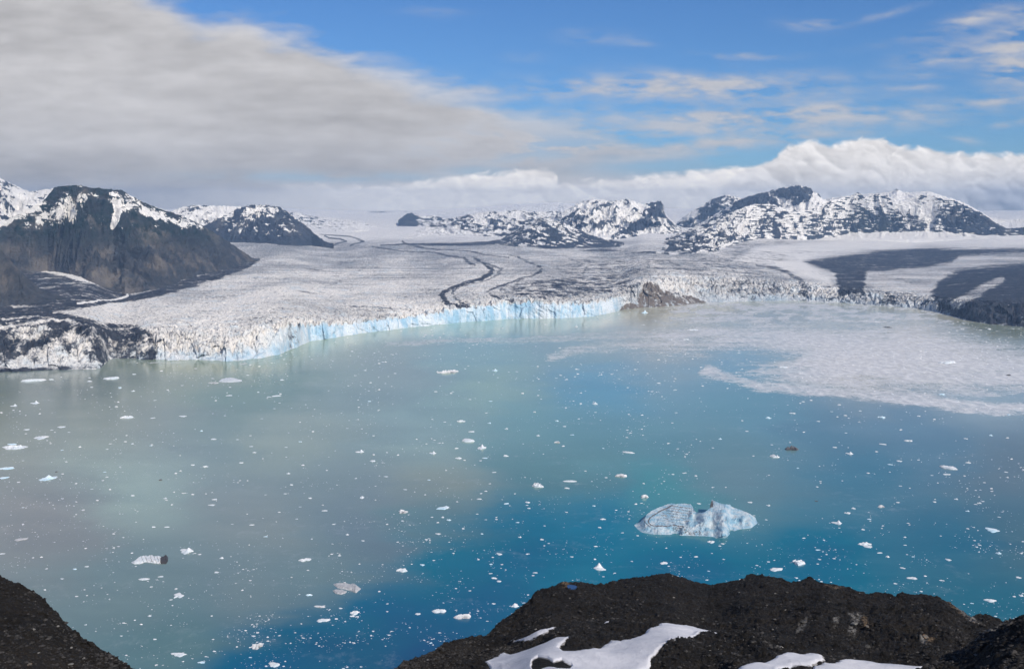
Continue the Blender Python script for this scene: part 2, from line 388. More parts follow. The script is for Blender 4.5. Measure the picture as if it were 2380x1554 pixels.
    add(line_mask(wu, wv, Z((1250, 525, 2), (1300, 532, 4), (1370, 560, 7), (1460, 600, 9), (1462, 635, 8), (1400, 660, 7), (1280, 690, 7), (1180, 730, 8), (1115, 765, 10), (1130, 790, 9), (1180, 810, 7), (1280, 822, 5))), .8)
    add(line_mask(wu, wv, Z((1640, 545, 3), (1720, 570, 7), (1760, 600, 9), (1745, 640, 8), (1690, 665, 8), (1600, 690, 5))), .55)
    add(line_mask(wu, v, Z((400, 460, 3), (560, 452, 7), (700, 455, 8), (900, 450, 9), (1100, 445, 10), (1210, 436, 16), (1290, 462, 10))), .95)
    add(line_mask(u, v, Z((545, 430, 6), (560, 448, 8), (620, 465, 5), (700, 478, 4), (850, 490, 3), (1000, 500, 4), (1100, 522, 3), (1250, 540, 2))), .8)
    for q in (((30, 398, 2), (60, 410, 3), (130, 415, 4), (175, 430, 5), (110, 448, 4), (80, 462, 4)), ((0, 387, 3), (200, 400, 3), (290, 430, 5), (230, 447, 5), (200, 460, 3))):
        add(line_mask(u, v, Z(*q)), .85)
    add(line_mask(wu, wv, Z((100, 500, 4), (230, 530, 7), (280, 560, 14), (240, 590, 10), (140, 640, 12), (20, 690, 12))), .26)
    add(line_mask(wu, wv, Z((300, 530, 4), (370, 545, 16), (330, 580, 10), (240, 640, 10), (60, 720, 12))), .26)
    n1 = fbm(x / 260, y / 520, 5, 43); n2 = fbm(x / 70, y / 130, 4, 44)
    add(poly_mask(u, v, Z((1200, 800, 0), (1180, 740, 0), (1290, 700, 0), (1420, 672, 0), (1650, 655, 0), (1850, 640, 0), (2050, 660, 0), (2150, 720, 0), (1900, 790, 0), (1700, 800, 0), (1480, 830, 0)), 14) * np.clip(.78 + .6 * n2, 0, 1), .84)
    add(poly_mask(u, v, Z((1500, 560, 0), (1900, 520, 0), (2400, 500, 0), (2700, 530, 0), (2900, 620, 0), (2700, 680, 0), (2300, 660, 0), (1900, 700, 0), (1600, 700, 0)), 18) * np.clip(.7 + .6 * n2, 0, 1), .62)
    add(poly_mask(u, v, [(1180, 560), (1300, 582), (1430, 574), (1580, 592), (1720, 588), (1800, 580), (1860, 600), (1760, 620), (1600, 612), (1400, 590), (1200, 572)], 5) * np.clip(.7 + .7 * n2, 0, 1), .5)
    # foot of the central cones
    add(poly_mask(u, v, [(1330, 545), (1390, 552), (1450, 562), (1440, 574), (1350, 577), (1280, 580), (1240, 577), (1150, 566), (1180, 545)], 4), .95)
    add(poly_mask(u, v, [(1340, 582), (1400, 577), (1460, 583), (1400, 586)], 3), .8)
    # left: moraine along the big mountain, debris covered lobes
    add(line_mask(wu, wv, [(600, 604, 5), (560, 622, 10), (500, 642, 12), (450, 655, 11), (400, 668, 11), (350, 684, 9), (300, 694, 7), (230, 704, 6), (150, 714, 7), (60, 722, 10), (-100, 735, 14)], 3), 1.0)
    add(poly_mask(wu, wv, [(-120, 612), (62, 612), (150, 626), (240, 658), (306, 683), (300, 695), (220, 706), (130, 718), (0, 742), (-120, 762)], 4) * np.clip(.95 + .35 * n2, 0, 1), 1.0)
    add(line_mask(wu, wv, [(60, 718, 6), (110, 728, 7), (160, 736, 8), (200, 748, 8), (240, 762, 8)], 3), .95)
    add(poly_mask(wu, wv, [(185, 752), (230, 756), (260, 752), (320, 757), (350, 774), (370, 800), (362, 845), (200, 845), (215, 800), (170, 775), (140, 765)], 7) * np.clip(.95 + .5 * n2, 0, 1.1), .92)
    add(poly_mask(wu, wv, [(-150, 720), (60, 726), (150, 745), (190, 770), (120, 790), (70, 812), (0, 850), (-150, 850)], 9) * np.clip(.80 + .85 * n2 + .3 * n1, 0, 1), 1.0)
    add(poly_mask(wu, wv, [(-150, 800), (60, 800), (160, 790), (200, 800), (225, 850), (150, 862), (-150, 880)], 8) * np.clip(.5 + 1.0 * n2, 0, 1), .9)
    add(line_mask(u, v, [(-150, 870, 9), (0, 862, 7), (80, 858, 5), (160, 854, 5), (215, 851, 6), (240, 851, 6)], 3), 1.0)
    # right: medial and marginal moraine, darkened further to paint in the cloud shadow
    D = lambda pts: [(1486.9 + .3748 * p, 408.9 + .3748 * q) for p, q in pts]
    nr = np.clip(1.0 + .25 * n2, 0, 1)
    add(poly_mask(wu, wv, D([(1010, 525), (1200, 500), (1500, 462), (1780, 445), (2100, 450), (2700, 440), (2700, 470), (2380, 478), (2120, 488), (1980, 502), (1930, 540), (1800, 562), (1550, 587), (1415, 592), (1395, 620),
                             (1390, 740), (1230, 740), (1212, 620), (1190, 595), (1130, 572)]), 7) * nr, 1.04)
    add(poly_mask(wu, wv, D([(2700, 500), (2380, 535), (2150, 560), (1990, 585), (1900, 620), (1850, 660), (1800, 740), (1850, 830), (2000, 900), (2700, 1000)]), 12) * nr * (1 - .75 * line_mask(u, v, [(2326, 650, 5), (2290, 668, 7), (2218, 709, 10)], 9)), 1.2)
    add(line_mask(wu, wv, [(1758, 618, 2), (1800, 623, 3), (1835, 635, 3), (1858, 648, 5), (1868, 664, 9), (1872, 690, 12)], 4), .75)
    add(poly_mask(u, v, [(1720, 614), (1800, 624), (1850, 645), (1860, 700), (1750, 700), (1700, 690), (1760, 660), (1700, 640)], 12) * np.clip(.6 + .8 * n2, 0, 1), .5)
    add(poly_mask(u, v, [(1850, 665), (2000, 668), (2200, 688), (2330, 730), (2330, 765), (2200, 735), (2050, 715), (1950, 705), (1850, 700)], 10) * np.clip(.75 + .7 * n2, 0, 1), .55)
    add(poly_mask(u, v, [(1700, 560), (1820, 556), (1880, 562), (1760, 572), (1720, 590), (1670, 590)], 5) * np.clip(.7 + .7 * n2, 0, 1), .6)
    debris_shade = np.maximum(debris_shade, .30 * np.clip(n1 * 1.4 + .25, 0, 1) * (1 - clean_zone(u, v)))
    # thin white stream of clean ice in the left tributary
    wht = line_mask(u, v, [(62, 624, 2.5), (110, 633, 4), (160, 643, 4), (215, 656, 3), (270, 674, 2), (294, 681, 2.5), (297, 687, 2.5), (280, 693, 2.5), (240, 699, 1.5), (180, 705, 1.5)], 1)
    wht = np.maximum(wht, line_mask(u, v, [(65, 627, 2), (100, 626, 2), (150, 634, 3), (200, 646, 5), (225, 656, 4)], 3) * .5)
    wht = np.maximum(wht, poly_mask(u, v, [(120, 640), (200, 650), (240, 666), (230, 676), (170, 660)], 6) * .2 * np.clip(.8 + n2, 0, 1))
    tone = .5 + .55 * fbm(u / 210 + fbm(x / 900, y / 900, 3, 46), v / np.clip((v - 520) / 14, 3, 14) * 1.0, 4, 47) * ss(760, 600, v) + .5 * fbm(x / 330, y / 700, 4, 48)
    tone = tone + .25 * ss(600, 690, v) * ss(1500, 1100, u) - .22 * ss(640, 560, v) * ss(1250, 1000, u) * ss(545, 565, v)
    rock = poly_mask(wu, wv, [(1440, 726), (1446, 712), (1466, 704), (1480, 706), (1480, 692), (1488, 668), (1496, 657), (1520, 656), (1534, 664), (1540, 676), (1556, 676), (1570, 690), (1590, 684), (1612, 690), (1640, 701), (1640, 712), (1540, 722)], 2.5)
    rock = rock * .86; rock = rock * (1 - .6 * poly_mask(u, v, [(1560, 672), (1600, 668), (1640, 690), (1585, 683), (1570, 690)], 3))
    debris_shade = debris_shade * (1 - wht)
    lm = ss(26, 140, wd)[None]
    cliff = ((1 - ss(.86, 1.0, tt)) * (1 - lm) + lm * (1 - ss(.25, .6, tt)) * .8) * curve([(-200, .15), (230, .2), (300, .35), (420, .8), (700, 1), (1420, 1), (1450, .4), (1650, .35), (1750, .55), (1900, .45), (2150, .45), (2250, .25), (2700, .1)], u)
    cliff = np.maximum(cliff, .25 * nearf * ss(.1, .5, fbm(x / 60, y / 60, 3, 61)) * ss(400, 500, u))
    clean = np.maximum(poly_mask(u, v, [(1700, 610), (1760, 572), (2000, 553), (2500, 545), (2500, 572), (2150, 574), (1960, 588), (1870, 604), (1890, 620), (1930, 640), (1930, 660), (1860, 640), (1790, 618)], 10), ss(575, 548, v))
    me = mesh_from('glacier', np.stack([x, y, z], -1), grid_faces(*x.shape), smooth=False)
    attr(me, 'debris', np.clip(debris_shade, 0, 1.2)); attr(me, 'cliff', cliff); attr(me, 'rock', rock); attr(me, 'clean', np.maximum(clean, wht)); attr(me, 'tone', tone)
    M = Mat('glacier_ice', rough=.75, spec=.25)
    p = M.pos(); ps = M.pos((.45, 1, 1))
    d = M.attr('debris'); cl = M.attr('clean')  # debris mask includes the painted cloud shadow at the right
    nf = M.noise(p, .085, 5, .75); nm = M.noise(p, .012, 4, .6); nb = M.noise(p, .0028, 4, .6); nff = M.noise(p, .16, 3, .7)
    tn = M.attr('tone')
    ice = M.mix(M.ramp(tn, .05, .95), (.42, .415, .40), (.81, .765, .70))
    ice = M.mix(M.math('MULTIPLY', M.ramp(nm, .52, .66), .35), ice, (.46, .60, .70))
    ice = M.mix(cl, ice, (.86, .82, .76))
    speck = M.math('MULTIPLY', M.ramp(M.math('ADD', nf, M.math('MULTIPLY', M.math('SUBTRACT', .5, tn), .10)), .50, .60), M.math('SUBTRACT', .92, M.math('MULTIPLY', cl, .80)))
    ice = M.mix(speck, ice, (.15, .145, .155))
    pst = M.pos((.35, 1.3, 1))
    dn = M.math('ADD', M.math('MULTIPLY', M.math('SUBTRACT', M.noise(p, .03, 6, .8), .5), 2.2), M.math('MULTIPLY', M.math('SUBTRACT', M.noise(M.pos((.22, 1.1, 1)), .012, 6, .8), .5), 2.6))
    dd = M.math('ADD', M.math('MULTIPLY', d, .86), dn)
    dirt = M.mix(M.ramp(M.noise(p, .02, 5, .7), .35, .65), (.012, .016, .026), (.052, .054, .064))
    c = M.mix(M.ramp(dd, .26, .74), ice, dirt)
    cf = M.attr('cliff')
    pv = M.pos((1, 1, .25))
    blue = M.mix(M.ramp(M.math('ADD', M.math('MULTIPLY', M.noise(pv, .03, 5, .65, 1.0), .5), M.math('MULTIPLY', M.noise(p, .009, 3, .6), .5)), .42, .60), (.68, .73, .76), (.33, .52, .65))
    c = M.mix(M.math('MULTIPLY', cf, M.ramp(dd, .75, .35)), c, blue)
    rk = M.math('ADD', M.math('MULTIPLY', M.attr('rock'), .8), M.math('MULTIPLY', M.math('SUBTRACT', M.noise(M.pos((1, 1, .5)), .035, 6, .75), .5), 2.4))
    rkc = M.mix(M.noise(p, .03, 5, .7), (.05, .043, .038), (.25, .20, .155))
    c = M.mix(M.ramp(rk, .4, .6), c, rkc)
    M.bump(M.math('ADD', nf, M.math('MULTIPLY', nff, .5)), 5.0, .7)
    M.color(c)
    tag(link('glacier', me, M.m), kind='structure')
build_glacier()

# ================================================================== MOUNTAINS
def rock_material(name, dark, light, veg, bare_rock=(.2, .17, .14), fs=.05, fa=.9, ns=(1, 1, 1.1)):
    M = Mat(name, rough=.92, spec=.15)
    p = M.pos(); pz = M.pos((1, 1, 1.6))
    n1 = M.noise(p, .004, 5, .6); n2 = M.noise(pz, .016, 6, .7); n3 = M.noise(pz, fs, 4, .7)
    c = M.mix(M.ramp(n2, .3, .7), dark, light)
    c = M.mix(M.math('MULTIPLY', M.ramp(n1, .5, .68), M.attr('bare')), c, bare_rock)  # pale patches of bare rock, spread by noise
    c = M.mix(M.math('MULTIPLY', M.attr('veg'), M.ramp(n2, .35, .6)), c, veg)
    s = M.math('ADD', M.attr('snow'), M.math('MULTIPLY', M.math('SUBTRACT', n3, .5), fa))
    s = M.math('ADD', s, M.math('MULTIPLY', M.math('SUBTRACT', M.noise(M.pos(ns), .010, 6, .66), .5), 1.3))
    c = M.mix(M.ramp(s, .46, .54), c, (.92, .88, .82))
    M.bump(M.math('ADD', n2, M.math('MULTIPLY', n3, .4)), 26.0, .9)
    M.color(c); return M.m
ROCK_NEAR = rock_material('mountain_rock_brown', (.030, .036, .048), (.080, .080, .083), (.010, .026, .028), (.17, .15, .13))
ROCK_FAR = rock_material('mountain_rock_dark', (.020, .028, .045), (.055, .062, .078), (.03, .042, .03), (.085, .085, .09), fs=.028, fa=.55)

def mountain(name, crest, foot, mat, amp=50, snow=None, step=1.3, rows=110, back=1.0, jag=3.0, seed=0, gul=260, bare=1.0, veg=None, prof=1.0, spur=1.0, summit=None, banded=False):
    """crest: (u, v, range); foot: (u, v[, range]); without a range the foot lies on the glacier"""
    u0, u1 = crest[0][0], crest[-1][0]; n = int((u1 - u0) / step)
    u = np.linspace(u0, u1, n)
    cv = curve(crest, u) ; cr = np.interp(u, [p[0] for p in crest], [p[2] for p in crest])
    C = at_r(u, cv, cr)
    fv = curve(foot, u)
    if len(foot[0]) > 2: fr = np.interp(u, [p[0] for p in foot], [p[2] for p in foot])
    else: fr = hit_glacier(u, fv)
    fr = np.minimum(fr, cr - 60)
    Fp = at_r(u, fv, fr)
    t = np.linspace(0, 1, rows)[:, None]; tb = np.linspace(0, 1, 26)[1:, None]
    hz = C[:, 2] - Fp[:, 2]
    X = [Fp[None] * (1 - t[..., None]) + C[None] * t[..., None]]
    kn = max(4, int(34 / step)); kk = np.hanning(2 * kn + 1); kk /= kk.sum()
    hzs = np.convolve(np.pad(hz, kn, mode='edge'), kk, 'valid')
    X[0][..., 2] = Fp[:, 2] + hzs * t ** prof + (hz - hzs) * t ** 7
    dirn = C[:, :2] / cr[:, None]
    run = np.maximum(cr - fr, 300) * back
    B = np.empty((25, n, 3)); B[..., :2] = C[None, :, :2] + dirn[None] * (run[None] * tb)[..., None]; B[..., 2] = C[:, 2] - (hz + 60) * (tb ** .9)
    S = Fp[None].copy(); S[..., :2] -= dirn[None] * 30; S[..., 2] -= 45
    X = np.concatenate([S, X[0], B]); T = np.concatenate([np.zeros((1, n)), np.broadcast_to(t, (rows, n)), 1 - np.broadcast_to(tb, (25, n))])
    bside = np.concatenate([np.zeros((1 + rows, n)), np.ones((25, n))])
    x, y, z = X[..., 0], X[..., 1], X[..., 2]
    al = np.broadcast_to(u * np.mean(cr) / FPX, x.shape)       # metres along the range
    wrp = fbm(al / (gul * 1.6), T * 1.5 + seed, 3, 100 + seed) * gul * .7
    dep = np.concatenate([np.zeros((1, n)), t * (cr - fr)[None], (1 + tb) * (cr - fr)[None]])
    wrp = wrp + fbm(al / (gul * .5), dep / (gul * .9), 4, 110 + seed) * gul * .28
    if summit is not None:
        sx, sy = at_r(*summit)[:2]; ddx, ddy = x - sx, y - sy + 40
        rad = np.hypot(ddx, ddy * .6) + 30; angc = np.arctan2(ddx, -ddy * .6)
        wob = fbm(x / 420, y / 420, 4, 120 + seed) * .34
        sp = .5 * ridged((angc + wob * 1.4) * 2.3, np.log(rad) * 1.1 + seed, 4, 101 + seed, .5) + .5 * ridged((x + wrp) / (gul * 1.1), (y - wrp) / (gul * 1.9), 6, 111 + seed, .55)
    else: sp = ridged((al + wrp + dep * .25) / gul, (dep + wrp) / (gul * 2.6), 6, 101 + seed, .55)
    fn = fbm(al / 55, z / 40 + T * 6, 5, 102 + seed, .55)
    env = np.sin(np.clip(T, 0, 1) * math.pi) ** .75
    hh = np.clip(hz / 250, .12, 1.3)[None]
    dz = env * hh * (amp * spur * (sp - .62) * 1.6 + amp * .30 * fn)
    jg = jag * (ridged(al / 60 + dep / 200, dep / 90 + seed, 5, 103 + seed) - .62) * 1.6 * ss(.6, 1, T)
    z = z + dz + jg * np.mean(cr) / FPX * 1.2
    rr = np.hypot(x, y); shift = env * hh * amp * .9 * (sp - .5)
    x = x - x / rr * shift; y = y - y / rr * shift
    pu, pv = proj(x, y, z)
    streak = fbm(al / 85 + .35 * fn, z / 15 + al / 260, 4, 105 + seed, .6)
    if not banded: streak = .75 * fbm((al + .9 * dep * .4 + 60 * fn) / 70, dep / 260, 5, 106 + seed, .6) + .45 * streak
    sn = snow(pu, pv, T, sp, fn, streak, al, z) if snow else np.zeros(x.shape)
    me = mesh_from(name, np.stack([x, y, z], -1), grid_faces(*x.shape))
    attr(me, 'snow', np.clip(sn, -1, 2)); attr(me, 'bare', np.clip(bare * np.ones(x.shape), 0, 1))
    attr(me, 'veg', veg(pu, pv, T, fn) if veg else np.zeros(x.shape))
    return tag(link(name, me, mat), kind='structure')

# far snow fields and the ranges, back to front
def snow_const(k, a=.5, b=.3): return lambda u, v, T, sp, fn, st, al, z: k + a * (.55 - sp) + b * st
mountain('mountain', [(-260, 395, 11000), (-60, 405, 11000), (0, 412, 11000), (30, 428, 11000), (70, 445, 11000), (130, 436, 11200), (240, 445, 11500), (330, 470, 11800), (420, 500, 12000), (480, 520, 12000)],
         [(-260, 560, 7600), (0, 540, 7600), (120, 540, 7800), (480, 560, 9000)], ROCK_FAR, amp=50, seed=1, snow=lambda u, v, T, sp, fn, st, al, z: .72 + .9 * (.55 - sp) + .5 * st - .5 * ss(45, 5, u) * ss(.2, -.2, fn))
mountain('mountain', [(370, 510, 11500), (395, 492, 11500), (420, 481, 11500), (450, 476, 11500), (500, 477, 11600), (560, 480, 11600), (620, 490, 11600), (700, 520, 11800)],
         [(370, 560, 9900), (700, 566, 9900)], ROCK_FAR, amp=45, seed=2, snow=lambda u, v, T, sp, fn, st, al, z: .68 + .9 * (.5 - sp) + .5 * st + .25 * ss(480, 520, u))
mountain('mountain', [(660, 495, 16000), (690, 492, 16000), (715, 500, 16000), (745, 503, 16000), (790, 508, 15500), (830, 514, 15000), (870, 524, 14500), (900, 533, 14000)],
         [(660, 545, 12500), (760, 540, 12500), (840, 536, 12800), (900, 534, 13400)], ROCK_FAR, amp=45, seed=3, snow=lambda u, v, T, sp, fn, st, al, z: .50 + .9 * (.55 - sp) + .5 * st + .3 * ss(700, 830, u))
# the icefield on the skyline
mountain('mountain', [(560, 489, 21500), (700, 487, 21500), (770, 489, 21500), (860, 491, 21500), (940, 491, 21500), (1000, 486, 21500), (1100, 482, 21500), (1200, 474, 21500), (1290, 470, 21500), (1400, 478, 21500), (1560, 486, 21500), (1700, 490, 21500), (1850, 486, 21500), (2000, 494, 21500)],
         [(560, 512, 17500), (2000, 515, 17500)], ROCK_FAR, amp=22, seed=4, jag=1.2, snow=lambda u, v, T, sp, fn, st, al, z: .86 + .5 * (.5 - sp) + .6 * st - .4 * np.exp(-(((u - 880) / 26) ** 2 + ((v - 493) / 2.2) ** 2)))
mountain('mountain', [(925, 512, 15500), (936, 503, 15500), (945, 496, 15500), (956, 494, 15500), (968, 500, 15500), (985, 503, 15500), (1005, 500, 15500), (1030, 507, 15500), (1080, 512, 15500)],
         [(925, 522, 14500), (1080, 532, 14500)], ROCK_FAR, amp=25, seed=5, snow=lambda u, v, T, sp, fn, st, al, z: .46 + .9 * (.5 - sp) + .5 * st - .6 * ss(975, 960, u))
mountain('mountain', [(925, 552, 13000), (950, 545, 13000), (970, 534, 13000), (1000, 521, 13200), (1040, 508, 13400), (1070, 502, 13500), (1100, 496, 13600), (1130, 491, 13600), (1170, 491, 13600), (1200, 488, 13600), (1230, 492, 13600), (1270, 491, 13700), (1330, 492, 13700), (1380, 500, 13700)],
         [(925, 554), (1000, 549), (1100, 549), (1160, 549), (1220, 548), (1380, 548)], ROCK_FAR, amp=60, seed=6, gul=230, snow=lambda u, v, T, sp, fn, st, al, z: .47 + 1.0 * (.52 - sp) + .35 * st + .12 * ss(525, 495, v) + .5 * poly_mask(u, v, [(925, 540), (1000, 528), (1060, 530), (1110, 545), (1060, 560), (925, 560)], 4))
mountain('mountain', [(930, 552, 12600), (945, 546, 12600), (958, 543, 12600), (975, 546, 12600), (990, 552, 12600)],
         [(930, 556, 12300), (990, 557, 12300)], ROCK_FAR, amp=12, seed=16, gul=120, rows=40, snow=lambda u, v, T, sp, fn, st, al, z: .2 + .6 * st)
mountain('mountain', [(1260, 520, 12500), (1290, 502, 12500), (1310, 490, 12500), (1330, 478, 12500), (1350, 468, 12500), (1375, 462, 12500), (1405, 463, 12500), (1420, 467, 12500), (1440, 463, 12500), (1465, 462, 12500), (1480, 470, 12500), (1500, 473, 12500),
                      (1520, 468, 12500), (1535, 467, 12500), (1543, 478, 12500), (1540, 488, 12500), (1552, 505, 12500), (1575, 525, 12500), (1600, 545, 12500)],
         [(1260, 560, 10800), (1400, 552, 10800), (1600, 552, 11200)], ROCK_FAR, amp=75, seed=7, gul=220, jag=3.5, snow=lambda u, v, T, sp, fn, st, al, z: .56 + 1.1 * (.52 - sp) + .4 * st + .1 * ss(520, 490, v) - .5 * poly_mask(u, v, [(1500, 460), (1550, 460), (1550, 500), (1525, 520), (1480, 540), (1430, 545), (1480, 520), (1510, 490)], 6))
mountain('mountain', [(1545, 545, 14000), (1560, 528, 14000), (1580, 510, 14000), (1600, 495, 14000), (1630, 478, 14000), (1655, 462, 14000), (1690, 452, 14000), (1715, 458, 14000), (1760, 470, 14000), (1800, 500, 14000)],
         [(1545, 560, 12200), (1800, 560, 12200)], ROCK_FAR, amp=60, seed=8, gul=300, snow=lambda u, v, T, sp, fn, st, al, z: .62 + 1.0 * (.5 - sp) + .4 * st - .35 * poly_mask(u, v, [(1640, 470), (1690, 450), (1720, 462), (1660, 500), (1620, 530), (1590, 545), (1560, 545), (1610, 505)], 6))
mountain('mountain', [(1560, 555, 13200), (1600, 535, 13200), (1650, 505, 13200), (1690, 480, 13200), (1710, 467, 13200), (1740, 455, 13200), (1770, 447, 13200), (1800, 440, 13200), (1830, 433, 13200), (1860, 430, 13200), (1880, 434, 13200), (1895, 446, 13200), (1915, 462, 13200), (1950, 475, 13200), (2000, 490, 13200)],
         [(1560, 566, 11500), (2000, 566, 11500)], ROCK_FAR, amp=70, seed=9, gul=260, jag=4.5, snow=lambda u, v, T, sp, fn, st, al, z: .55 + .9 * (.5 - sp) + .3 * st - .42 * poly_mask(u, v, [(1700, 472), (1760, 448), (1850, 428), (1895, 440), (1880, 470), (1830, 478), (1860, 455), (1800, 462), (1740, 480), (1680, 492)], 5) + .3 * poly_mask(u, v, [(1860, 450), (1900, 450), (1930, 490), (1860, 490)], 5))
# snow dome and far ridge behind the right hand range
mountain('mountain', [(1880, 470, 14500), (1960, 455, 14500), (2040, 448, 14500), (2070, 444, 14500), (2084, 437, 14500), (2096, 446, 14500), (2160, 444, 14500), (2240, 470, 14500), (2300, 505, 14500), (2340, 511, 14500), (2420, 508, 14500), (2600, 500, 14500)],
         [(1880, 560, 11500), (2600, 552, 11500)], ROCK_FAR, amp=28, seed=10, snow=lambda u, v, T, sp, fn, st, al, z: .92 + .4 * (.5 - sp) + .3 * st - .6 * np.exp(-(((u - 2084) / 9) ** 2 + ((v - 441) / 4) ** 2)))
mountain('mountain', [(1465, 586, 9900), (1500, 573, 10000), (1540, 557, 10200), (1580, 541, 10400), (1620, 526, 10700), (1650, 514, 10900), (1680, 500, 11000), (1710, 488, 11100), (1740, 477, 11200), (1775, 472, 11300), (1810, 478, 11400), (1840, 487, 11500),
                      (1880, 486, 11600), (1920, 470, 11800), (1950, 460, 11900), (1975, 455, 12000), (1992, 446, 12000), (2012, 457, 12000), (2030, 451, 12000), (2060, 452, 12000), (2085, 466, 12000), (2110, 458, 12000), (2150, 450, 12000), (2180, 458, 12000), (2215, 464, 12000), (2250, 480, 12000), (2285, 496, 12000),
                      (2310, 515, 12000), (2340, 530, 12000), (2400, 526, 12000), (2600, 520, 12000)],
         [(1465, 588), (1500, 585), (1560, 590), (1620, 592), (1660, 588), (1690, 574), (1740, 558), (1800, 552), (1900, 549), (2000, 549), (2100, 551), (2200, 549), (2260, 546), (2400, 549), (2600, 548)], ROCK_FAR, amp=70, seed=11, gul=330, banded=True, rows=170, jag=3,
         snow=lambda u, v, T, sp, fn, st, al, z: .40 + .75 * (.52 - sp) + .62 * st + .14 * ss(530, 470, v) + .1 * ss(1600, 1700, u) * ss(2250, 2000, u) - .25 * poly_mask(u, v, [(1990, 470), (2080, 500), (2130, 548), (1960, 548), (2000, 500)], 24) + .6 * poly_mask(u, v, [(2060, 446), (2140, 444), (2120, 470), (2100, 500), (2080, 480)], 5) - .2 * ss(2150, 2250, u),
         veg=lambda u, v, T, fn: .5 * poly_mask(u, v, [(1960, 480), (2080, 480), (2180, 548), (1950, 548)], 20))
mountain('mountain', [(1150, 566, 10300), (1170, 553, 10400), (1190, 538, 10500), (1210, 525, 10500), (1235, 513, 10500), (1255, 506, 10500), (1275, 508, 10500), (1300, 514, 10500), (1330, 526, 10500), (1360, 540, 10400), (1390, 552, 10300), (1430, 560, 10200), (1450, 566, 10150)],
         [(1150, 567), (1200, 573), (1240, 577), (1280, 580), (1330, 577), (1400, 572), (1450, 569)], ROCK_FAR, amp=50, seed=12, gul=200, summit=(1258, 507, 10500), snow=lambda u, v, T, sp, fn, st, al, z: .33 + .7 * (.5 - sp) + .6 * st + .1 * ss(560, 520, v) - .15 * ss(1330, 1400, u))
mountain('mountain', [(455, 530, 10000), (480, 520, 10000), (510, 505, 10000), (535, 493, 10000), (555, 483, 10000), (575, 477, 10000), (600, 475, 10000), (625, 476, 10000), (645, 479, 10000), (665, 490, 9900), (685, 504, 9800), (705, 520, 9700), (725, 536, 9600), (745, 552, 9500), (762, 563, 9450), (775, 566, 9400)],
         [(455, 562), (520, 563), (600, 567), (690, 571), (740, 569), (775, 566)], ROCK_FAR, amp=50, seed=13, gul=210, summit=(600, 476, 10000), rows=130,
         snow=lambda u, v, T, sp, fn, st, al, z: .26 + .5 * (.5 - sp) + .5 * st + .12 * poly_mask(u, v, [(540, 492), (600, 475), (640, 480), (650, 505), (620, 520), (600, 515), (560, 505)], 10) + .12 * ss(530, 490, v) - .3 * ss(535, 560, v))
def m1_snow(u, v, T, sp, fn, st, al, z):
    s = .14 + .6 * (.5 - sp) + .6 * st
    s = s + .40 * poly_mask(u, v, [(150, 455), (215, 445), (225, 460), (190, 490), (170, 520), (120, 520), (60, 525), (100, 490), (120, 480)], 16)
    s = s + .44 * poly_mask(u, v, [(245, 440), (300, 445), (330, 470), (390, 495), (420, 520), (380, 515), (330, 500), (280, 490), (260, 465)], 10)
    s = s + .9 * line_mask(u, v, [(268, 470, 6), (275, 492, 7), (268, 512, 8), (262, 528, 6)], 4)
    s = s + .5 * poly_mask(u, v, [(420, 500), (480, 525), (480, 545), (420, 530)], 10)
    s = s + .55 * poly_mask(u, v, [(-60, 500), (60, 470), (110, 470), (70, 500), (0, 530), (-60, 550)], 10)
    s = s + .3 * line_mask(u, v, [(345, 541, 2), (358, 548, 2)], 2)
    return s - .6 * ss(520, 560, v)
mountain('mountain', [(-200, 560, 6500), (-60, 540, 6500), (0, 518, 6500), (40, 497, 6500), (75, 480, 6500), (100, 465, 6500), (118, 446, 6500), (126, 434, 6500), (150, 431, 6500), (172, 429, 6500), (188, 430, 6500), (210, 435, 6500), (250, 438, 6500), (285, 442, 6500), (310, 457, 6550), (330, 468, 6600),
                      (350, 477, 6650), (380, 488, 6700), (420, 500, 6800), (450, 514, 6900), (480, 529, 7000), (510, 547, 7100), (535, 564, 7200), (560, 581, 7300), (585, 597, 7350), (600, 603, 7370)],
         [(-200, 640), (0, 640), (60, 627), (130, 634), (190, 646), (240, 668), (290, 684), (340, 676), (400, 662), (450, 649), (500, 636), (550, 620), (585, 607), (600, 604)], ROCK_NEAR, amp=88, seed=14, gul=330, summit=(180, 430, 6500), bare=1.0, rows=240, step=1.0, jag=2.0, snow=m1_snow,
         veg=lambda u, v, T, fn: np.clip(ss(590, 530, v) * (1.0 + .5 * fn), 0, 1) * ss(560, 480, u))
mountain('mountain', [(-300, 500, 4750), (-60, 545, 4800), (0, 580, 4850), (20, 598, 4870), (40, 622, 4900), (60, 642, 4920), (85, 664, 4950), (110, 678, 4980), (150, 688, 5000), (185, 692, 5010)],
         [(-300, 720), (0, 708), (60, 704), (120, 698), (185, 693)], ROCK_NEAR, amp=42, seed=15, gul=130, rows=150, step=.8, jag=1.5)

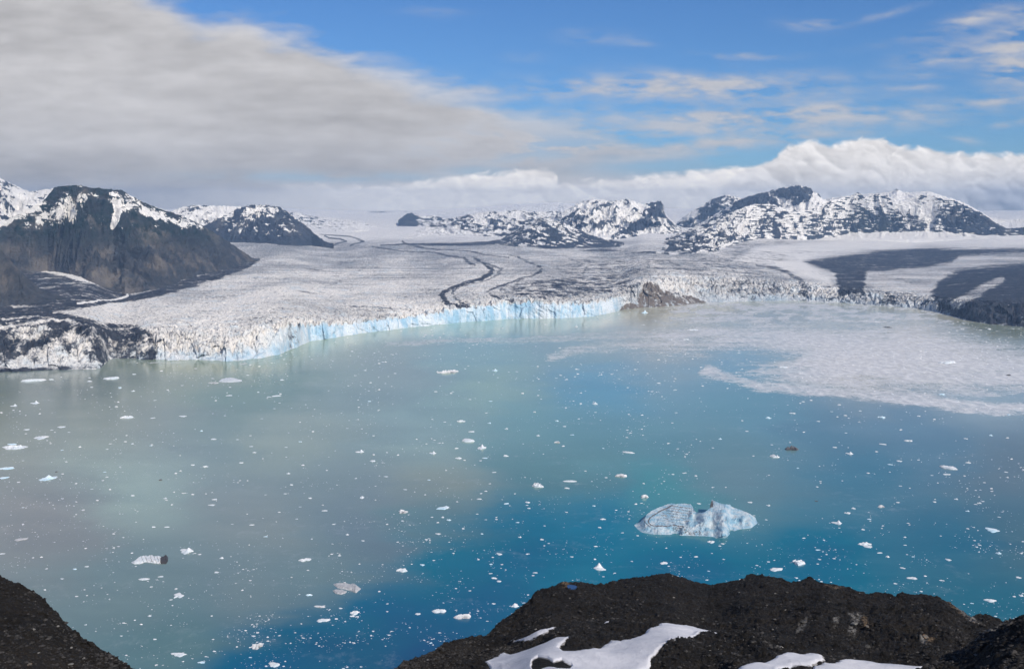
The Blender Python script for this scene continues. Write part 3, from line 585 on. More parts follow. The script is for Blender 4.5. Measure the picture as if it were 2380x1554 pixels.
# ================================================================== WATER
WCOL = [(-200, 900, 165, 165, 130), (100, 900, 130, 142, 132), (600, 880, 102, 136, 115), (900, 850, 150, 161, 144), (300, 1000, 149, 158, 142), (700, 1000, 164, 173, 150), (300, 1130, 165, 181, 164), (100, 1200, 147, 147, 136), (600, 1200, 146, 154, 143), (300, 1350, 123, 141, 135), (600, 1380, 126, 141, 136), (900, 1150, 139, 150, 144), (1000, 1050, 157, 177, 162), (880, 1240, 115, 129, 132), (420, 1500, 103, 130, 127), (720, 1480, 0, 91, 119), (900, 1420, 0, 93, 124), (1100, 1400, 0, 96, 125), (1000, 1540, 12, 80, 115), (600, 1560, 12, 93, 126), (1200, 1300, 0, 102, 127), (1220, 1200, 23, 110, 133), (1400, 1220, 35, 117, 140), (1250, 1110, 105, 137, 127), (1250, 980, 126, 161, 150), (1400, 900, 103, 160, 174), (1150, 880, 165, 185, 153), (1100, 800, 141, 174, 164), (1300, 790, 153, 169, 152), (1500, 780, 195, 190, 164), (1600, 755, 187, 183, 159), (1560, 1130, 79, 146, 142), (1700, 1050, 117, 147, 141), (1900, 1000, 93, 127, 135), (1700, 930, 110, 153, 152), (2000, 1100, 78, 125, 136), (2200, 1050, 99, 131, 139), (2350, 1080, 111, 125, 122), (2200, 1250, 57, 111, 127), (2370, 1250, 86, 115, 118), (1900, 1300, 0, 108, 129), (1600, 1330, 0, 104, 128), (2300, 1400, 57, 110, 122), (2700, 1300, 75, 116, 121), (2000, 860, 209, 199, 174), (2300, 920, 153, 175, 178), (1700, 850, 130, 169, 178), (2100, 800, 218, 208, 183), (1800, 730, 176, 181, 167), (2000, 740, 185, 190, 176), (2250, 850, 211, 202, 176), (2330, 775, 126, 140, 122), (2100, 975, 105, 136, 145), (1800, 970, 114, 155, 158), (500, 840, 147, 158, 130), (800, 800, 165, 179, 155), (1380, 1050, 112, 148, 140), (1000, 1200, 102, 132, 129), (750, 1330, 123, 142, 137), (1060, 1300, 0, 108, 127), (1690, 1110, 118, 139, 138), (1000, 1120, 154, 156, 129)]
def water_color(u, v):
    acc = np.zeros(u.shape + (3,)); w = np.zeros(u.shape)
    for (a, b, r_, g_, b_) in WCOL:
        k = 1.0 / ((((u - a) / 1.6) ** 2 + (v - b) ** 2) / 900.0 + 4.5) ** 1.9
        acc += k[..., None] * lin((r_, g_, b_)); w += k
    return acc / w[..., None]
SLUSH_SHEEN = [(1430, 800), (1540, 770), (1700, 752), (1900, 756), (2150, 760), (2290, 790), (2500, 840), (2500, 925), (2330, 905), (2250, 915), (2100, 905), (2040, 905), (1990, 912), (1870, 895), (1760, 878), (1760, 850), (1840, 835), (1800, 815), (1660, 806), (1560, 815)]  # floating slush, with the bright cloud reflection painted in as well
def slush_sheen_field(u, v, x, y):
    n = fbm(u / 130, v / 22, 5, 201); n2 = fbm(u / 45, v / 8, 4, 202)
    m = poly_mask(u + 90 * n + 40 * n2, v + 20 * n + 8 * n2, SLUSH_SHEEN, 48)
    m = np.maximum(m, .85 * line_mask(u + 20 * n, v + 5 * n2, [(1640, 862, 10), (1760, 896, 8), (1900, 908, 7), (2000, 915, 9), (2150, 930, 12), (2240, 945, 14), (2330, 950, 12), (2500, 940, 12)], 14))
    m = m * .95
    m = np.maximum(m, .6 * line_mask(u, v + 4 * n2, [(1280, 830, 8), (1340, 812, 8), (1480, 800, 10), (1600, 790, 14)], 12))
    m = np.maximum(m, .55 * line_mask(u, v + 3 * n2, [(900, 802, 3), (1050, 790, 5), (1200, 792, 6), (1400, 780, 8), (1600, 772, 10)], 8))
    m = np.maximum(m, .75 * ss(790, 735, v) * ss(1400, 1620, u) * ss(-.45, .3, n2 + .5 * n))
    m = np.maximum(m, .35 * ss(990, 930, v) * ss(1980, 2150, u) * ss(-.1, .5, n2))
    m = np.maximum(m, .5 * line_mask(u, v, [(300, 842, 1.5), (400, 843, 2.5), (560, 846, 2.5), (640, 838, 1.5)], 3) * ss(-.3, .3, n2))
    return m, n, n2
def build_water():
    uu = np.linspace(-900, 3300, 900)
    vv = np.concatenate([np.linspace(533, 690, 20), np.arange(692, 1700, 2.2), np.linspace(1710, 3000, 30)])
    U, V_ = np.meshgrid(uu, vv)
    P = at_z(U, V_)
    x, y = P[..., 0], P[..., 1]
    n = fbm(x / 260, y / 420, 5, 211); n2 = fbm(x / 90 + 4, y / 150, 4, 212)
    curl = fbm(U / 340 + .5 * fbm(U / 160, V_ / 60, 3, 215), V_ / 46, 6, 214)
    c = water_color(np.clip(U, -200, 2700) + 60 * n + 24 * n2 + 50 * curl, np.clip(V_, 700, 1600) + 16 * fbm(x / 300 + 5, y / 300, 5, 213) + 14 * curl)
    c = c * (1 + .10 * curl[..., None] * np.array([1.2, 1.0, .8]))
    m, a1, a2 = slush_sheen_field(U, V_, x, y)
    # body colour: silt plus painted cloud and land reflections, less a little rendered sky
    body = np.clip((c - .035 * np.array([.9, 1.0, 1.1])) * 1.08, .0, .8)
    me = mesh_from('water', P, grid_faces(*U.shape)[:, ::-1])
    attr3(me, 'silt_reflection', body); attr(me, 'slush', m)
    M = Mat('fjord_water', rough=.09, spec=.5)
    M.b.inputs['IOR'].default_value = 1.33
    p = M.pos(); pw = M.pos((1, 1.6, 1))
    w = M.noise(pw, .12, 3, .6); w2 = M.noise(pw, .010, 3, .6)
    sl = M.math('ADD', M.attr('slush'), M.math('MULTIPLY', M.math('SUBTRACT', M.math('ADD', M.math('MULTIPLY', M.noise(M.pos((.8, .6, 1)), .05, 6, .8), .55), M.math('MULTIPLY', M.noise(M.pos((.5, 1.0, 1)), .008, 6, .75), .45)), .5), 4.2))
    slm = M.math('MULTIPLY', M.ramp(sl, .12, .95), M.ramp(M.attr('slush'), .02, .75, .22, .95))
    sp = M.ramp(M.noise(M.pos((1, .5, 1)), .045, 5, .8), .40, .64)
    c = M.mix(M.math('MULTIPLY', slm, .9), M.attrc('silt_reflection'), M.mix(sp, (.58, .58, .59), (.90, .88, .86)))
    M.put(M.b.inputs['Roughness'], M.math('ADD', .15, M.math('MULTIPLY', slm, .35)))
    M.bump(M.math('ADD', w, M.math('MULTIPLY', w2, 1.0)), .22, .5)
    M.color(c)
    tag(link('water', me, M.m), kind='structure')
build_water()

# ================================================================== ICE ADRIFT
def ice_material(name, a, b, dirtc=(.06, .055, .055), dirt=0.0, scale=.25, bmp=.8, dn=1.2):
    M = Mat(name, rough=.6, spec=.3)
    p = M.pos(obj=True)
    n = M.noise(p, scale, 5, .7); n2 = M.noise(p, scale * 4, 4, .7)
    c = M.mix(M.ramp(n, .38, .62), a, b)
    d = M.math('ADD', M.attr('dirt'), M.math('MULTIPLY', M.math('SUBTRACT', n2, .5), dn))
    c = M.mix(M.ramp(M.math('ADD', d, dirt), .45, .7), c, dirtc)
    M.bump(M.math('ADD', n, n2), bmp, .7)
    return M.color(c)
ICE_WHITE = ice_material('floe_ice_white', (.74, .74, .74), (.60, .66, .69))
ICE_BLUE = ice_material('floe_ice_pale_blue', (.74, .80, .84), (.50, .70, .80))
ICE_GREY = ice_material('floe_ice_grey', (.55, .55, .55), (.38, .38, .39))
ICE_DIRTY = ice_material('floe_ice_dirty', (.74, .74, .74), (.5, .5, .5), dirt=.42)
ICE_DARK = ice_material('floe_ice_black', (.16, .15, .15), (.05, .05, .055), dirt=.5)
BERG = ice_material('iceberg_ice', (.62, .69, .72), (.27, .48, .61), dirtc=(.16, .15, .145), scale=.07, bmp=5.0, dn=2.4)

def floe_mesh(seed, asp=.55, hgt=.2, shape='lump', nt=34, nr=9):
    """a floe one metre wide: irregular outline, undercut edge, broken top"""
    rg = np.random.default_rng(seed)
    th = np.linspace(0, 2 * math.pi, nt, endpoint=False)
    ph = rg.uniform(0, 6.28, 6)
    ro = 1 + .20 * np.sin(2 * th + ph[0]) + .14 * np.sin(3 * th + ph[1]) + .10 * np.sin(5 * th + ph[2]) + .06 * np.sin(8 * th + ph[3]) + .05 * rg.normal(size=nt)
    if shape == 'crescent': ro = ro * (1 - .62 * np.exp(-((th - 4.7) / .55) ** 2))
    if shape == 'bar': ro = 1 + .06 * rg.normal(size=nt)
    k = np.linspace(0, 1, nr)[:, None]
    rr = k * ro[None] * .5
    x = rr * np.cos(th); y = rr * np.sin(th)
    pk = rg.uniform(-.25, .25, 2)
    if shape == 'slab': h = .55 + .35 * x + 0 * y
    elif shape == 'peak': h = .25 + 1.1 * np.exp(-(((x - pk[0]) / .16) ** 2 + ((y - pk[1]) / .22) ** 2))
    elif shape == 'lump': h = .35 + .75 * np.clip(fbm(x * 3.2 + seed, y * 3.2, 4, seed), -.3, 1) + .3 * np.exp(-((x - pk[0]) / .25) ** 2)
    elif shape == 'ragged': h = .25 + 1.1 * np.clip(ridged(x * 4 + seed, y * 4, 4, seed) - .45, 0, 1) * 1.4
    elif shape == 'whale': h = .12 + .9 * np.exp(-(((x - .08) / .26) ** 2 + (y / .3) ** 2))
    else: h = .5 + .16 * fbm(x * 4 + seed, y * 4, 4, seed)
    h = h + .16 * fbm(x * 9 + seed, y * 9, 3, seed + 3)
    edge = 1 - k ** 7
    z = np.clip(h, .06, 2) * (.30 + .70 * edge) * hgt
    V = [np.stack([x, y * asp / .75, z], -1).reshape(-1, 3)]
    ring = np.stack([x[-1] * 1.02, y[-1] * 1.02 * asp / .75, np.full(nt, -hgt * .35 - .02)], -1); V.append(ring)
    V = np.concatenate(V); i = np.arange((nr + 1) * nt).reshape(nr + 1, nt)
    j = np.roll(i, -1, 1)
    F = np.stack([i[1:-1], i[2:], j[2:], j[1:-1]], -1).reshape(-1, 4)
    F3 = np.stack([i[0] * 0 + i[0, 0], i[1], j[1]], -1)
    V[i[0]] = V[i[0, 0]]
    me = mesh_from('ice_floe', V, F, F3, smooth=False)
    return me
MESHES = {}
def get_mesh(shape, asp, hgt, seed, mat):
    key = (shape, asp, hgt, seed, mat.name)
    if key not in MESHES:
        me = floe_mesh(seed, asp, hgt, shape); me.materials.append(mat); MESHES[key] = me
    return MESHES[key]
MATS = {'w': ICE_WHITE, 'b': ICE_BLUE, 'g': ICE_GREY, 'd': ICE_DIRTY, 'k': ICE_DARK}
def floe(u, v, wpx, shape='lump', mat='w', label=None, cat='ice floe', group=None, asp=.55, hgt=.2, rot=None, seed=None, name='ice_floe'):
    p = at_z(float(u), float(v)); dist = math.sqrt(p[0] ** 2 + p[1] ** 2 + H * H)
    seed = seed if seed is not None else int(u * 7 + v) % 6
    me = get_mesh(shape, asp, hgt, seed, MATS[mat])
    o = bpy.data.objects.new(name, me); COL.objects.link(o)
    w = wpx * dist / FPX * (.68 if group else .92)
    o.location = (p[0], p[1], 0); o.scale = (w, w, w)
    o.rotation_euler = (0, 0, rot if rot is not None else random.uniform(-.55, .55) - math.atan2(p[0], p[1]))
    return tag(o, label, cat, group)

# ---- the big iceberg: lofted between its waterline, its brow and its top edge
def zb(pts): return [(1393.9 + .1952 * a, 1096.6 + .1952 * b) for a, b in pts]
def loft_berg(name, wl, brow, top, res=.5, kb=.62, kt=.2, rough=2.6, seed=50, nf=26, nt_=90, mat=None, parent=None, flute=3.0, feats=()):
    u = np.arange(wl[0][0], wl[-1][0] + res, res)
    vw, vb, vt = curve(wl, u), curve(brow, u), curve(top, u)
    vb = np.minimum(vb, vw - .4); vt = np.minimum(vt, vb - .4)
    kb_ = max(3, int(len(u) * .035)); kr = np.hanning(2 * kb_ + 1); kr /= kr.sum()
    smo = lambda q_: np.convolve(np.pad(q_, kb_, mode='edge'), kr, 'valid')
    vw = .35 * vw + .65 * smo(vw); hbv = smo(vw - vb); htv = smo(np.maximum(vb - vt, 0))
    m = np.hypot(*at_z(u, vw)[:, :2].T).mean() * 1.05 / FPX
    W = at_z(u, vw); tip = ss(0, .10, (u - u[0]) / (u[-1] - u[0])) * ss(0, .05, (u[-1] - u) / (u[-1] - u[0])); hb = kb * hbv * m * (.15 + .85 * tip); Bp = np.stack([at_z(a, b, c) for a, b, c in zip(u, vb, hb)])
    ht = hb + kt * htv * m * (.3 + .7 * tip); Tp = np.stack([at_z(a, b, c) for a, b, c in zip(u, vt, ht)])
    tf = np.linspace(0, 1, nf)[:, None, None]; tt_ = np.linspace(0, 1, nt_)[1:, None, None]
    A = W[None] * (1 - tf) + Bp[None] * tf; Bq = Bp[None] * (1 - tt_) + Tp[None] * tt_
    bk = np.linspace(0, 1, 14)[1:, None]; back = np.repeat(Tp[None], 13, 0); back[..., 1] += bk * (6 + .5 * ht[None]); back[..., 2] = ht[None] * (1 - bk ** 1.5) - 6 * bk
    sub = W[None].copy(); sub[..., 2] = -6; sub[..., 1] += 2
    X = np.concatenate([sub, A, Bq, back])
    x, y, z = X[..., 0].copy(), X[..., 1].copy(), X[..., 2].copy()
    pu, pv = proj(x, y, z)
    env = np.sin(np.clip((u - u[0]) / (u[-1] - u[0]), 0, 1) * math.pi) ** .4
    wz = ss(-1, 2.0, z) * env
    n = ridged(pu / 15, pv / 13, 5, seed) - .6; n2 = fbm(pu / 4, pv / 3.4, 4, seed + 1)
    fc = np.concatenate([np.ones((1 + nf, 1)), np.linspace(1, .25, nt_ - 1)[:, None], np.full((13, 1), .3)])
    z = z + wz * rough * m / .66 * (1.1 * n * fc + .38 * n2)
    y = y + wz * flute * m / .66 * fc * (2.2 * (ridged((pu + pv * .5) / 12, pv / 40, 4, seed + 2) - .6) + .7 * n2)
    for (fu, fv, fr, fd) in feats:
        g_ = 1.6 * np.exp(-(((pu - fu) / fr) ** 2 + ((pv - fv) / (fr * 1.3)) ** 2)) * wz * fd * m / .66; y = y - g_; z = z + .45 * g_
    me = mesh_from(name, np.stack([x, y, z], -1), grid_faces(*x.shape), smooth=False)
    return me, pu, pv, x.shape
wl = zb([(410, 628), (430, 660), (460, 690), (500, 715), (620, 738), (780, 742), (850, 750), (1040, 755), (1150, 757), (1320, 765), (1380, 780), (1420, 785), (1500, 780), (1540, 740), (1560, 715), (1640, 685), (1700, 672), (1740, 672), (1800, 665), (1840, 635), (1872, 610)])
brow = zb([(410, 626), (480, 625), (560, 625), (600, 632), (660, 650), (780, 650), (900, 640), (980, 660), (1020, 670), (1100, 660), (1180, 610), (1250, 575), (1350, 575), (1450, 590), (1560, 560), (1650, 540), (1720, 540), (1800, 570), (1850, 590), (1872, 606)])
top = zb([(410, 624), (480, 590), (530, 540), (560, 500), (620, 455), (720, 410), (790, 385), (850, 368), (900, 380), (940, 372), (1010, 372), (1080, 380), (1105, 410), (1125, 460), (1170, 482), (1240, 475), (1290, 440), (1316, 424), (1322, 350), (1336, 326), (1370, 345), (1450, 375), (1550, 385),
          (1570, 410), (1680, 450), (1780, 490), (1850, 540), (1872, 600)])
root = bpy.data.objects.new('iceberg', None); COL.objects.link(root)
c0 = at_z(1618.0, 1225.0); root.location = (c0[0], c0[1], 0)
tag(root, 'big pale blue iceberg with a striped tilted slab and a sharp horn', 'iceberg')
FT = [(1393.9 + .1952 * a, 1096.6 + .1952 * b, r_ * .1952, d_) for a, b, r_, d_ in [(1350, 610, 75, -9), (1250, 570, 50, 5), (1440, 520, 40, 6), (1580, 575, 60, -9), (1510, 560, 22, 6), (1660, 590, 40, -5), (1740, 600, 30, -5), (1700, 560, 22, 4), (1060, 600, 30, 5), (1085, 500, 25, 5),
    (1140, 540, 40, -5), (1450, 720, 60, 7), (1300, 700, 40, 4), (1560, 700, 25, -6), (900, 700, 60, -4), (980, 700, 25, 4), (700, 700, 50, 3)]]
me, pu, pv, shp = loft_berg('ice_body', wl, brow, top, mat=BERG, feats=FT, flute=2.2, rough=1.8)
Zl = lambda pts, w: [(1393.9 + .1952 * a, 1096.6 + .1952 * b, w) for a, b in pts]
dirt_shade = np.zeros(shp)
dirt_shade = np.maximum(dirt_shade, line_mask(pu, pv, Zl([(860, 392), (800, 425), (700, 470), (630, 515), (590, 545), (572, 590), (600, 620), (640, 638)], .9), 1.2))
dirt_shade = np.maximum(dirt_shade, .85 * line_mask(pu, pv, Zl([(640, 638), (780, 640), (900, 628), (985, 640), (1010, 690)], 1.0), 1.2))
dirt_shade = np.maximum(dirt_shade, .7 * line_mask(pu, pv, Zl([(545, 520), (520, 560), (540, 600), (600, 650)], .7), 1.5))
for k in range(8):
    yy = 392 + k * 27; x1_ = 1090 - k * 2; x0_ = 840 - k * 30
    dirt_shade = np.maximum(dirt_shade, (.84 - .05 * k) * line_mask(pu, pv, Zl([(x0_, yy + 4 + k * 1.2), ((x0_ + x1_) / 2, yy + 20 + 3 * k), (x1_, yy + 44 + 4 * k)], .45), .9))
dirt_shade = np.maximum(dirt_shade, .75 * line_mask(pu, pv, Zl([(960, 410), (935, 450), (905, 490)], .5), .8))
dirt_shade = np.maximum(dirt_shade, .62 * poly_mask(pu, pv, zb([(760, 650), (900, 640), (1000, 640), (1060, 700), (1200, 690), (1250, 740), (1050, 752), (960, 700), (860, 690)]), 3) * (.75 + .6 * fbm(pu / 5, pv / 3, 4, 77)))
dirt_shade = np.maximum(dirt_shade, 1.0 * poly_mask(pu, pv, zb([(1305, 425), (1320, 350), (1338, 330), (1350, 380), (1345, 415)]), 1.2))  # shaded left face of the horn, painted dark through the dirt mask
dirt_shade = np.maximum(dirt_shade, .45 * poly_mask(pu, pv, zb([(1360, 480), (1460, 470), (1480, 500), (1380, 500)]), 2))
attr(me, 'dirt', dirt_shade * 1.05)
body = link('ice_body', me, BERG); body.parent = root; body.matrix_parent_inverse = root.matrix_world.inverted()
body.location = (-c0[0], -c0[1], 0)

def sub_berg(name, wl, brow, top, label, cat, mat, seed, dirtf=None, **kw):
    me, pu, pv, shp = loft_berg(name, wl, brow, top, seed=seed, nf=14, nt_=30, **kw)
    c = me.vertices[len(me.vertices) // 2].co
    attr(me, 'dirt', dirtf(pu, pv) if dirtf else np.zeros(shp))
    o = link(name, me, mat); tag(o, label, cat); return o
Z7 = lambda pts: [(278.8 + .2577 * a, 1254.6 + .2577 * b) for a, b in pts]
b2 = bpy.data.objects.new('iceberg', None); COL.objects.link(b2)
tag(b2, 'long grey white iceberg with a black rubble end, on the grey water at lower left', 'iceberg')
me, pu, pv, shp = loft_berg('ice_body', Z7([(103, 205), (130, 214), (180, 213), (230, 196), (300, 206), (330, 208), (375, 210)]), Z7([(103, 200), (130, 196), (180, 190), (230, 175), (300, 180), (375, 190)]),
                            Z7([(103, 196), (140, 178), (170, 150), (210, 135), (250, 140), (285, 130), (310, 142), (345, 138), (375, 150)]), seed=61, nf=14, nt_=30, rough=1.3, res=.35)
dd_ = np.zeros(shp)
for a in (205, 235, 285, 318, 345): dd_ = np.maximum(dd_, .85 * line_mask(pu, pv, [(278.8 + .2577 * (a - 12), 1254.6 + .2577 * 140, .5), (278.8 + .2577 * (a + 14), 1254.6 + .2577 * 205, .5)], .8))
attr(me, 'dirt', dd_ * .8); link('ice_body', me, ICE_WHITE, b2)
me, pu, pv, shp = loft_berg('rubble_end', Z7([(355, 205), (380, 214), (415, 212), (432, 190)]), Z7([(355, 190), (380, 185), (415, 180), (432, 175)]), Z7([(355, 160), (370, 150), (395, 138), (412, 130), (426, 140), (432, 165)]), seed=62, nf=14, nt_=24, rough=2.4, res=.35)
attr(me, 'dirt', np.full(shp, .5)); o = link('rubble_end', me, ICE_DARK, b2)
sub_berg('ice_floe', Z7([(1925, 400), (1960, 430), (2010, 440), (2080, 455), (2130, 475), (2150, 455), (2172, 440)]), Z7([(1925, 396), (1960, 420), (2080, 430), (2120, 440), (2172, 436)]), Z7([(1925, 392), (1960, 384), (2020, 381), (2060, 392), (2110, 390), (2140, 410), (2172, 434)]),
         'wide grey white ice slab with a raised right end, where grey water meets deep blue', 'ice floe', ICE_GREY, 63, rough=.8, res=.35)
sub_berg('ice_floe', Z7([(1918, 455), (1940, 478), (1990, 488), (2030, 478), (2045, 465)]), Z7([(1918, 452), (1940, 466), (1990, 474), (2045, 462)]), Z7([(1918, 450), (1950, 440), (2000, 442), (2045, 460)]),
         'flat oval ice slab tucked against the lower left of the wide grey white slab', 'ice floe', ICE_GREY, 64, rough=.4, res=.35)
ZW = lambda pts: [(371.7 + .1952 * a, 650.5 + .1952 * b) for a, b in pts]
sub_berg('iceberg', ZW([(700, 1210), (760, 1216), (850, 1216), (910, 1212), (975, 1206)]), ZW([(700, 1205), (760, 1206), (850, 1200), (910, 1196), (975, 1198)]), ZW([(700, 1204), (730, 1180), (780, 1165), (830, 1160), (880, 1165), (920, 1176), (975, 1190)]),
         'white whale backed iceberg off the left corner of the ice front', 'iceberg', ICE_WHITE, 65, rough=.7, res=.3)

NAMED = [  # u, v, width, shape, material, aspect, height, label
 (496, 890, 22, 'flat', 'd', .5, .12, 'low brownish ice tail left of the whale backed iceberg'),
 (1086, 1024, 31, 'slab', 'w', .7, .22, 'bright white wedge of ice with its high end to the right, mid fjord'),
 (1119, 1041, 21, 'peak', 'w', .9, .35, 'white knobbed berg just below and right of the bright white wedge'),
 (1248, 1129, 30, 'ragged', 'w', .6, .34, 'ragged white berg with several bumps, left of the long thin bar of ice'),
 (1324, 1118, 34, 'bar', 'w', .28, .1, 'long thin straight white bar of ice left of the big iceberg'),
 (936, 1189, 23, 'ragged', 'd', .7, .3, 'small dirt stained berg on the grey water left of centre'),
 (1030, 1180, 25, 'flat', 'b', .9, .12, 'flat triangular pale floe right of the small dirt stained berg'),
 (1498, 1155, 18, 'lump', 'd', .6, .45, 'small white topped berg with a dark underside, above the big iceberg to its left'),
 (1444, 1106, 27, 'ragged', 'd', .6, .28, 'dark streaked low berg of dirty ice near the upper left of the big iceberg'),
 (1840, 1044, 30, 'ragged', 'k', .5, .36, 'black debris covered berg with a white lower edge on the blue water at right'),
 (1799, 1061, 21, 'ragged', 'w', .7, .34, 'lumpy bright white berg just left of the black debris covered berg'),
 (2204, 1087, 40, 'bar', 'w', .45, .16, 'longest flat white floe on the blue water at right'),
 (2199, 1102, 14, 'flat', 'w', .7, .14, 'small oval floe just below the longest flat white floe'),
 (2009, 1264, 26, 'lump', 'w', .6, .2, 'upper piece of the pair of touching floes right of the big iceberg'),
 (2014, 1269, 26, 'flat', 'w', .4, .12, 'lower flat piece of the pair of touching floes right of the big iceberg'),
 (2305, 1231, 29, 'flat', 'b', .75, .1, 'flat pale floe near the right edge of the blue water'),
 (1945, 1215, 21, 'peak', 'w', .6, .25, 'white floe with a low point, just right of the big iceberg'),
 (2199, 843, 40, 'slab', 'w', .5, .16, 'long white floe in the grey slush field at upper right'),
 (1818, 853, 25, 'flat', 'w', .5, .14, 'white floe at the left side of the grey slush field'),
 (2344, 872, 10, 'lump', 'k', .6, .3, 'tiny brown lump at the right end of the slush field'),
 (2047, 1177, 17, 'ragged', 'd', .6, .3, 'sooty speckled berg right of the big iceberg'),
 (433, 1280, 31, 'peak', 'w', .8, .2, 'white floe with a raised right corner, right of the black ended iceberg'),
 (710, 1301, 25, 'crescent', 'w', .7, .22, 'curved white floe above the wide grey white slab'),
 (414, 1384, 24, 'crescent', 'w', 1.1, .16, 'white C shaped floe on the grey water at lower left'),
 (750, 1441, 25, 'slab', 'w', .6, .2, 'slanting white floe at the edge of the deep blue water'),
 (743, 1409, 27, 'bar', 'd', .3, .12, 'thin floe with a dark streak, below the wide grey white slab'),
 (824, 1424, 22, 'ragged', 'w', .7, .3, 'upper white lump of a small cluster in the deep blue water'),
 (597, 1501, 27, 'ragged', 'd', .8, .3, 'pebbly brown and white berg low in the deep blue water at the bottom'),
 (415, 1520, 33, 'flat', 'w', .45, .12, 'flat white floe near the bottom edge, left of the deep blue water'),
 (636, 1544, 22, 'slab', 'w', .9, .25, 'tilted white block at the bottom edge of the picture'),
 (934, 1325, 26, 'flat', 'w', .6, .26, 'blocky white floe in the deep blue water left of the dark ridge'),
 (1019, 1420, 28, 'slab', 'w', .6, .26, 'white wedge in the deep blue water just left of the grooved berg'),
 (1073, 1434, 34, 'slab', 'd', .5, .34, 'grooved grey white berg rising to the right, close to the dark ridge'),
 (1197, 1407, 18, 'ragged', 'w', .8, .34, 'white lump nearly touching the outline of the dark ridge'),
 (1392, 1320, 31, 'peak', 'w', .6, .3, 'white floe with a small peak, just above the dark ridge'),
 (1855, 1308, 28, 'lump', 'w', .7, .34, 'lumpy white floe above the right part of the dark ridge'),
 (1803, 1323, 27, 'flat', 'w', .6, .18, 'smooth oval white floe below left of the lumpy one above the dark ridge'),
 (2300, 1395, 27, 'flat', 'w', .4, .16, 'flat white floe close above the far right end of the dark ridge'),
 (2119, 1343, 22, 'slab', 'w', .45, .16, 'elongated white floe above the right end of the dark ridge'),
 (1543, 1308, 18, 'flat', 'w', .6, .22, 'small white floe midway between the big iceberg and the dark ridge'),
 (1652, 1259, 18, 'ragged', 'w', .6, .24, 'crumbly white floe drifting right under the big iceberg'),
 (75, 885, 44, 'flat', 'w', .35, .16, 'long white floe just off the left shore'),
 (258, 880, 30, 'slab', 'w', .5, .2, 'white floe off the tip of the dark ice lobe'),
 (295, 970, 29, 'ragged', 'w', .5, .18, 'low broken white floe in the upper part of the grey water'),
 (95, 1017, 30, 'flat', 'w', .7, .14, 'broad white pan of ice near the left edge'),
 (33, 1040, 46, 'ragged', 'w', .6, .14, 'widest patch of crumbly white ice at the left edge'),
 (16, 1088, 34, 'flat', 'b', .4, .1, 'pale flat floe at the left edge below the widest crumbly patch'),
 (9, 1110, 24, 'flat', 'b', .4, .1, 'small pale floe cut by the left edge of the picture'),
 (111, 1112, 37, 'peak', 'b', .5, .16, 'pale floe with one small bump near the left edge'),
 (48, 1253, 23, 'flat', 'g', .5, .14, 'dull grey floe near the left edge above the dark slope'),
 (1043, 865, 48, 'ragged', 'd', .35, .16, 'string of dirty broken ice in front of the middle of the ice front'),
 (1460, 1051, 31, 'bar', 'w', .35, .1, 'narrow white floe in the middle of the blue water'),
 (1497, 727, 14, 'peak', 'b', .6, .4, 'small bluish berg beside the brown rock outcrop'),
 (1610, 767, 22, 'flat', 'w', .5, .14, 'white floe in the slush below the brown rock outcrop'),
 (2062, 761, 20, 'ragged', 'k', .3, .16, 'row of dark debris lumps in the slush near the right shore'),
 (373, 1115, 8, 'lump', 'k', .5, .35, 'tiny black lump on the grey water left of centre'),
 (131, 1096, 7, 'lump', 'k', .5, .3, 'tiny black lump near the pale floe with one small bump'),
 (1896, 1164, 7, 'lump', 'k', .5, .3, 'tiny black lump on the blue water right of the big iceberg'),
 (1294, 1028, 14, 'slab', 'd', .6, .3, 'small white floe with a dark right end in the middle of the fjord'),
 (836, 1050, 18, 'peak', 'w', .7, .24, 'small pointed white floe above the centre of the grey water'),
 (642, 920, 24, 'bar', 'w', .35, .1, 'thin white strip of ice off the left corner of the ice front'),
 (335, 1345, 24, 'bar', 'w', .4, .12, 'thin slanting floe below the black ended iceberg'),
]
for (u, v, w, shp_, m_, a_, h_, lb) in NAMED:
    floe(u, v, w, shp_, m_, lb, 'iceberg' if 'berg' in lb.split(',')[0].split(' near')[0].split(' below')[0].split(' left')[0].split(' right')[0].split(' above')[0] else 'ice floe', asp=a_, hgt=h_, seed=int(u) % 9, name='iceberg' if w > 20 and m_ in 'dk' else 'ice_floe')

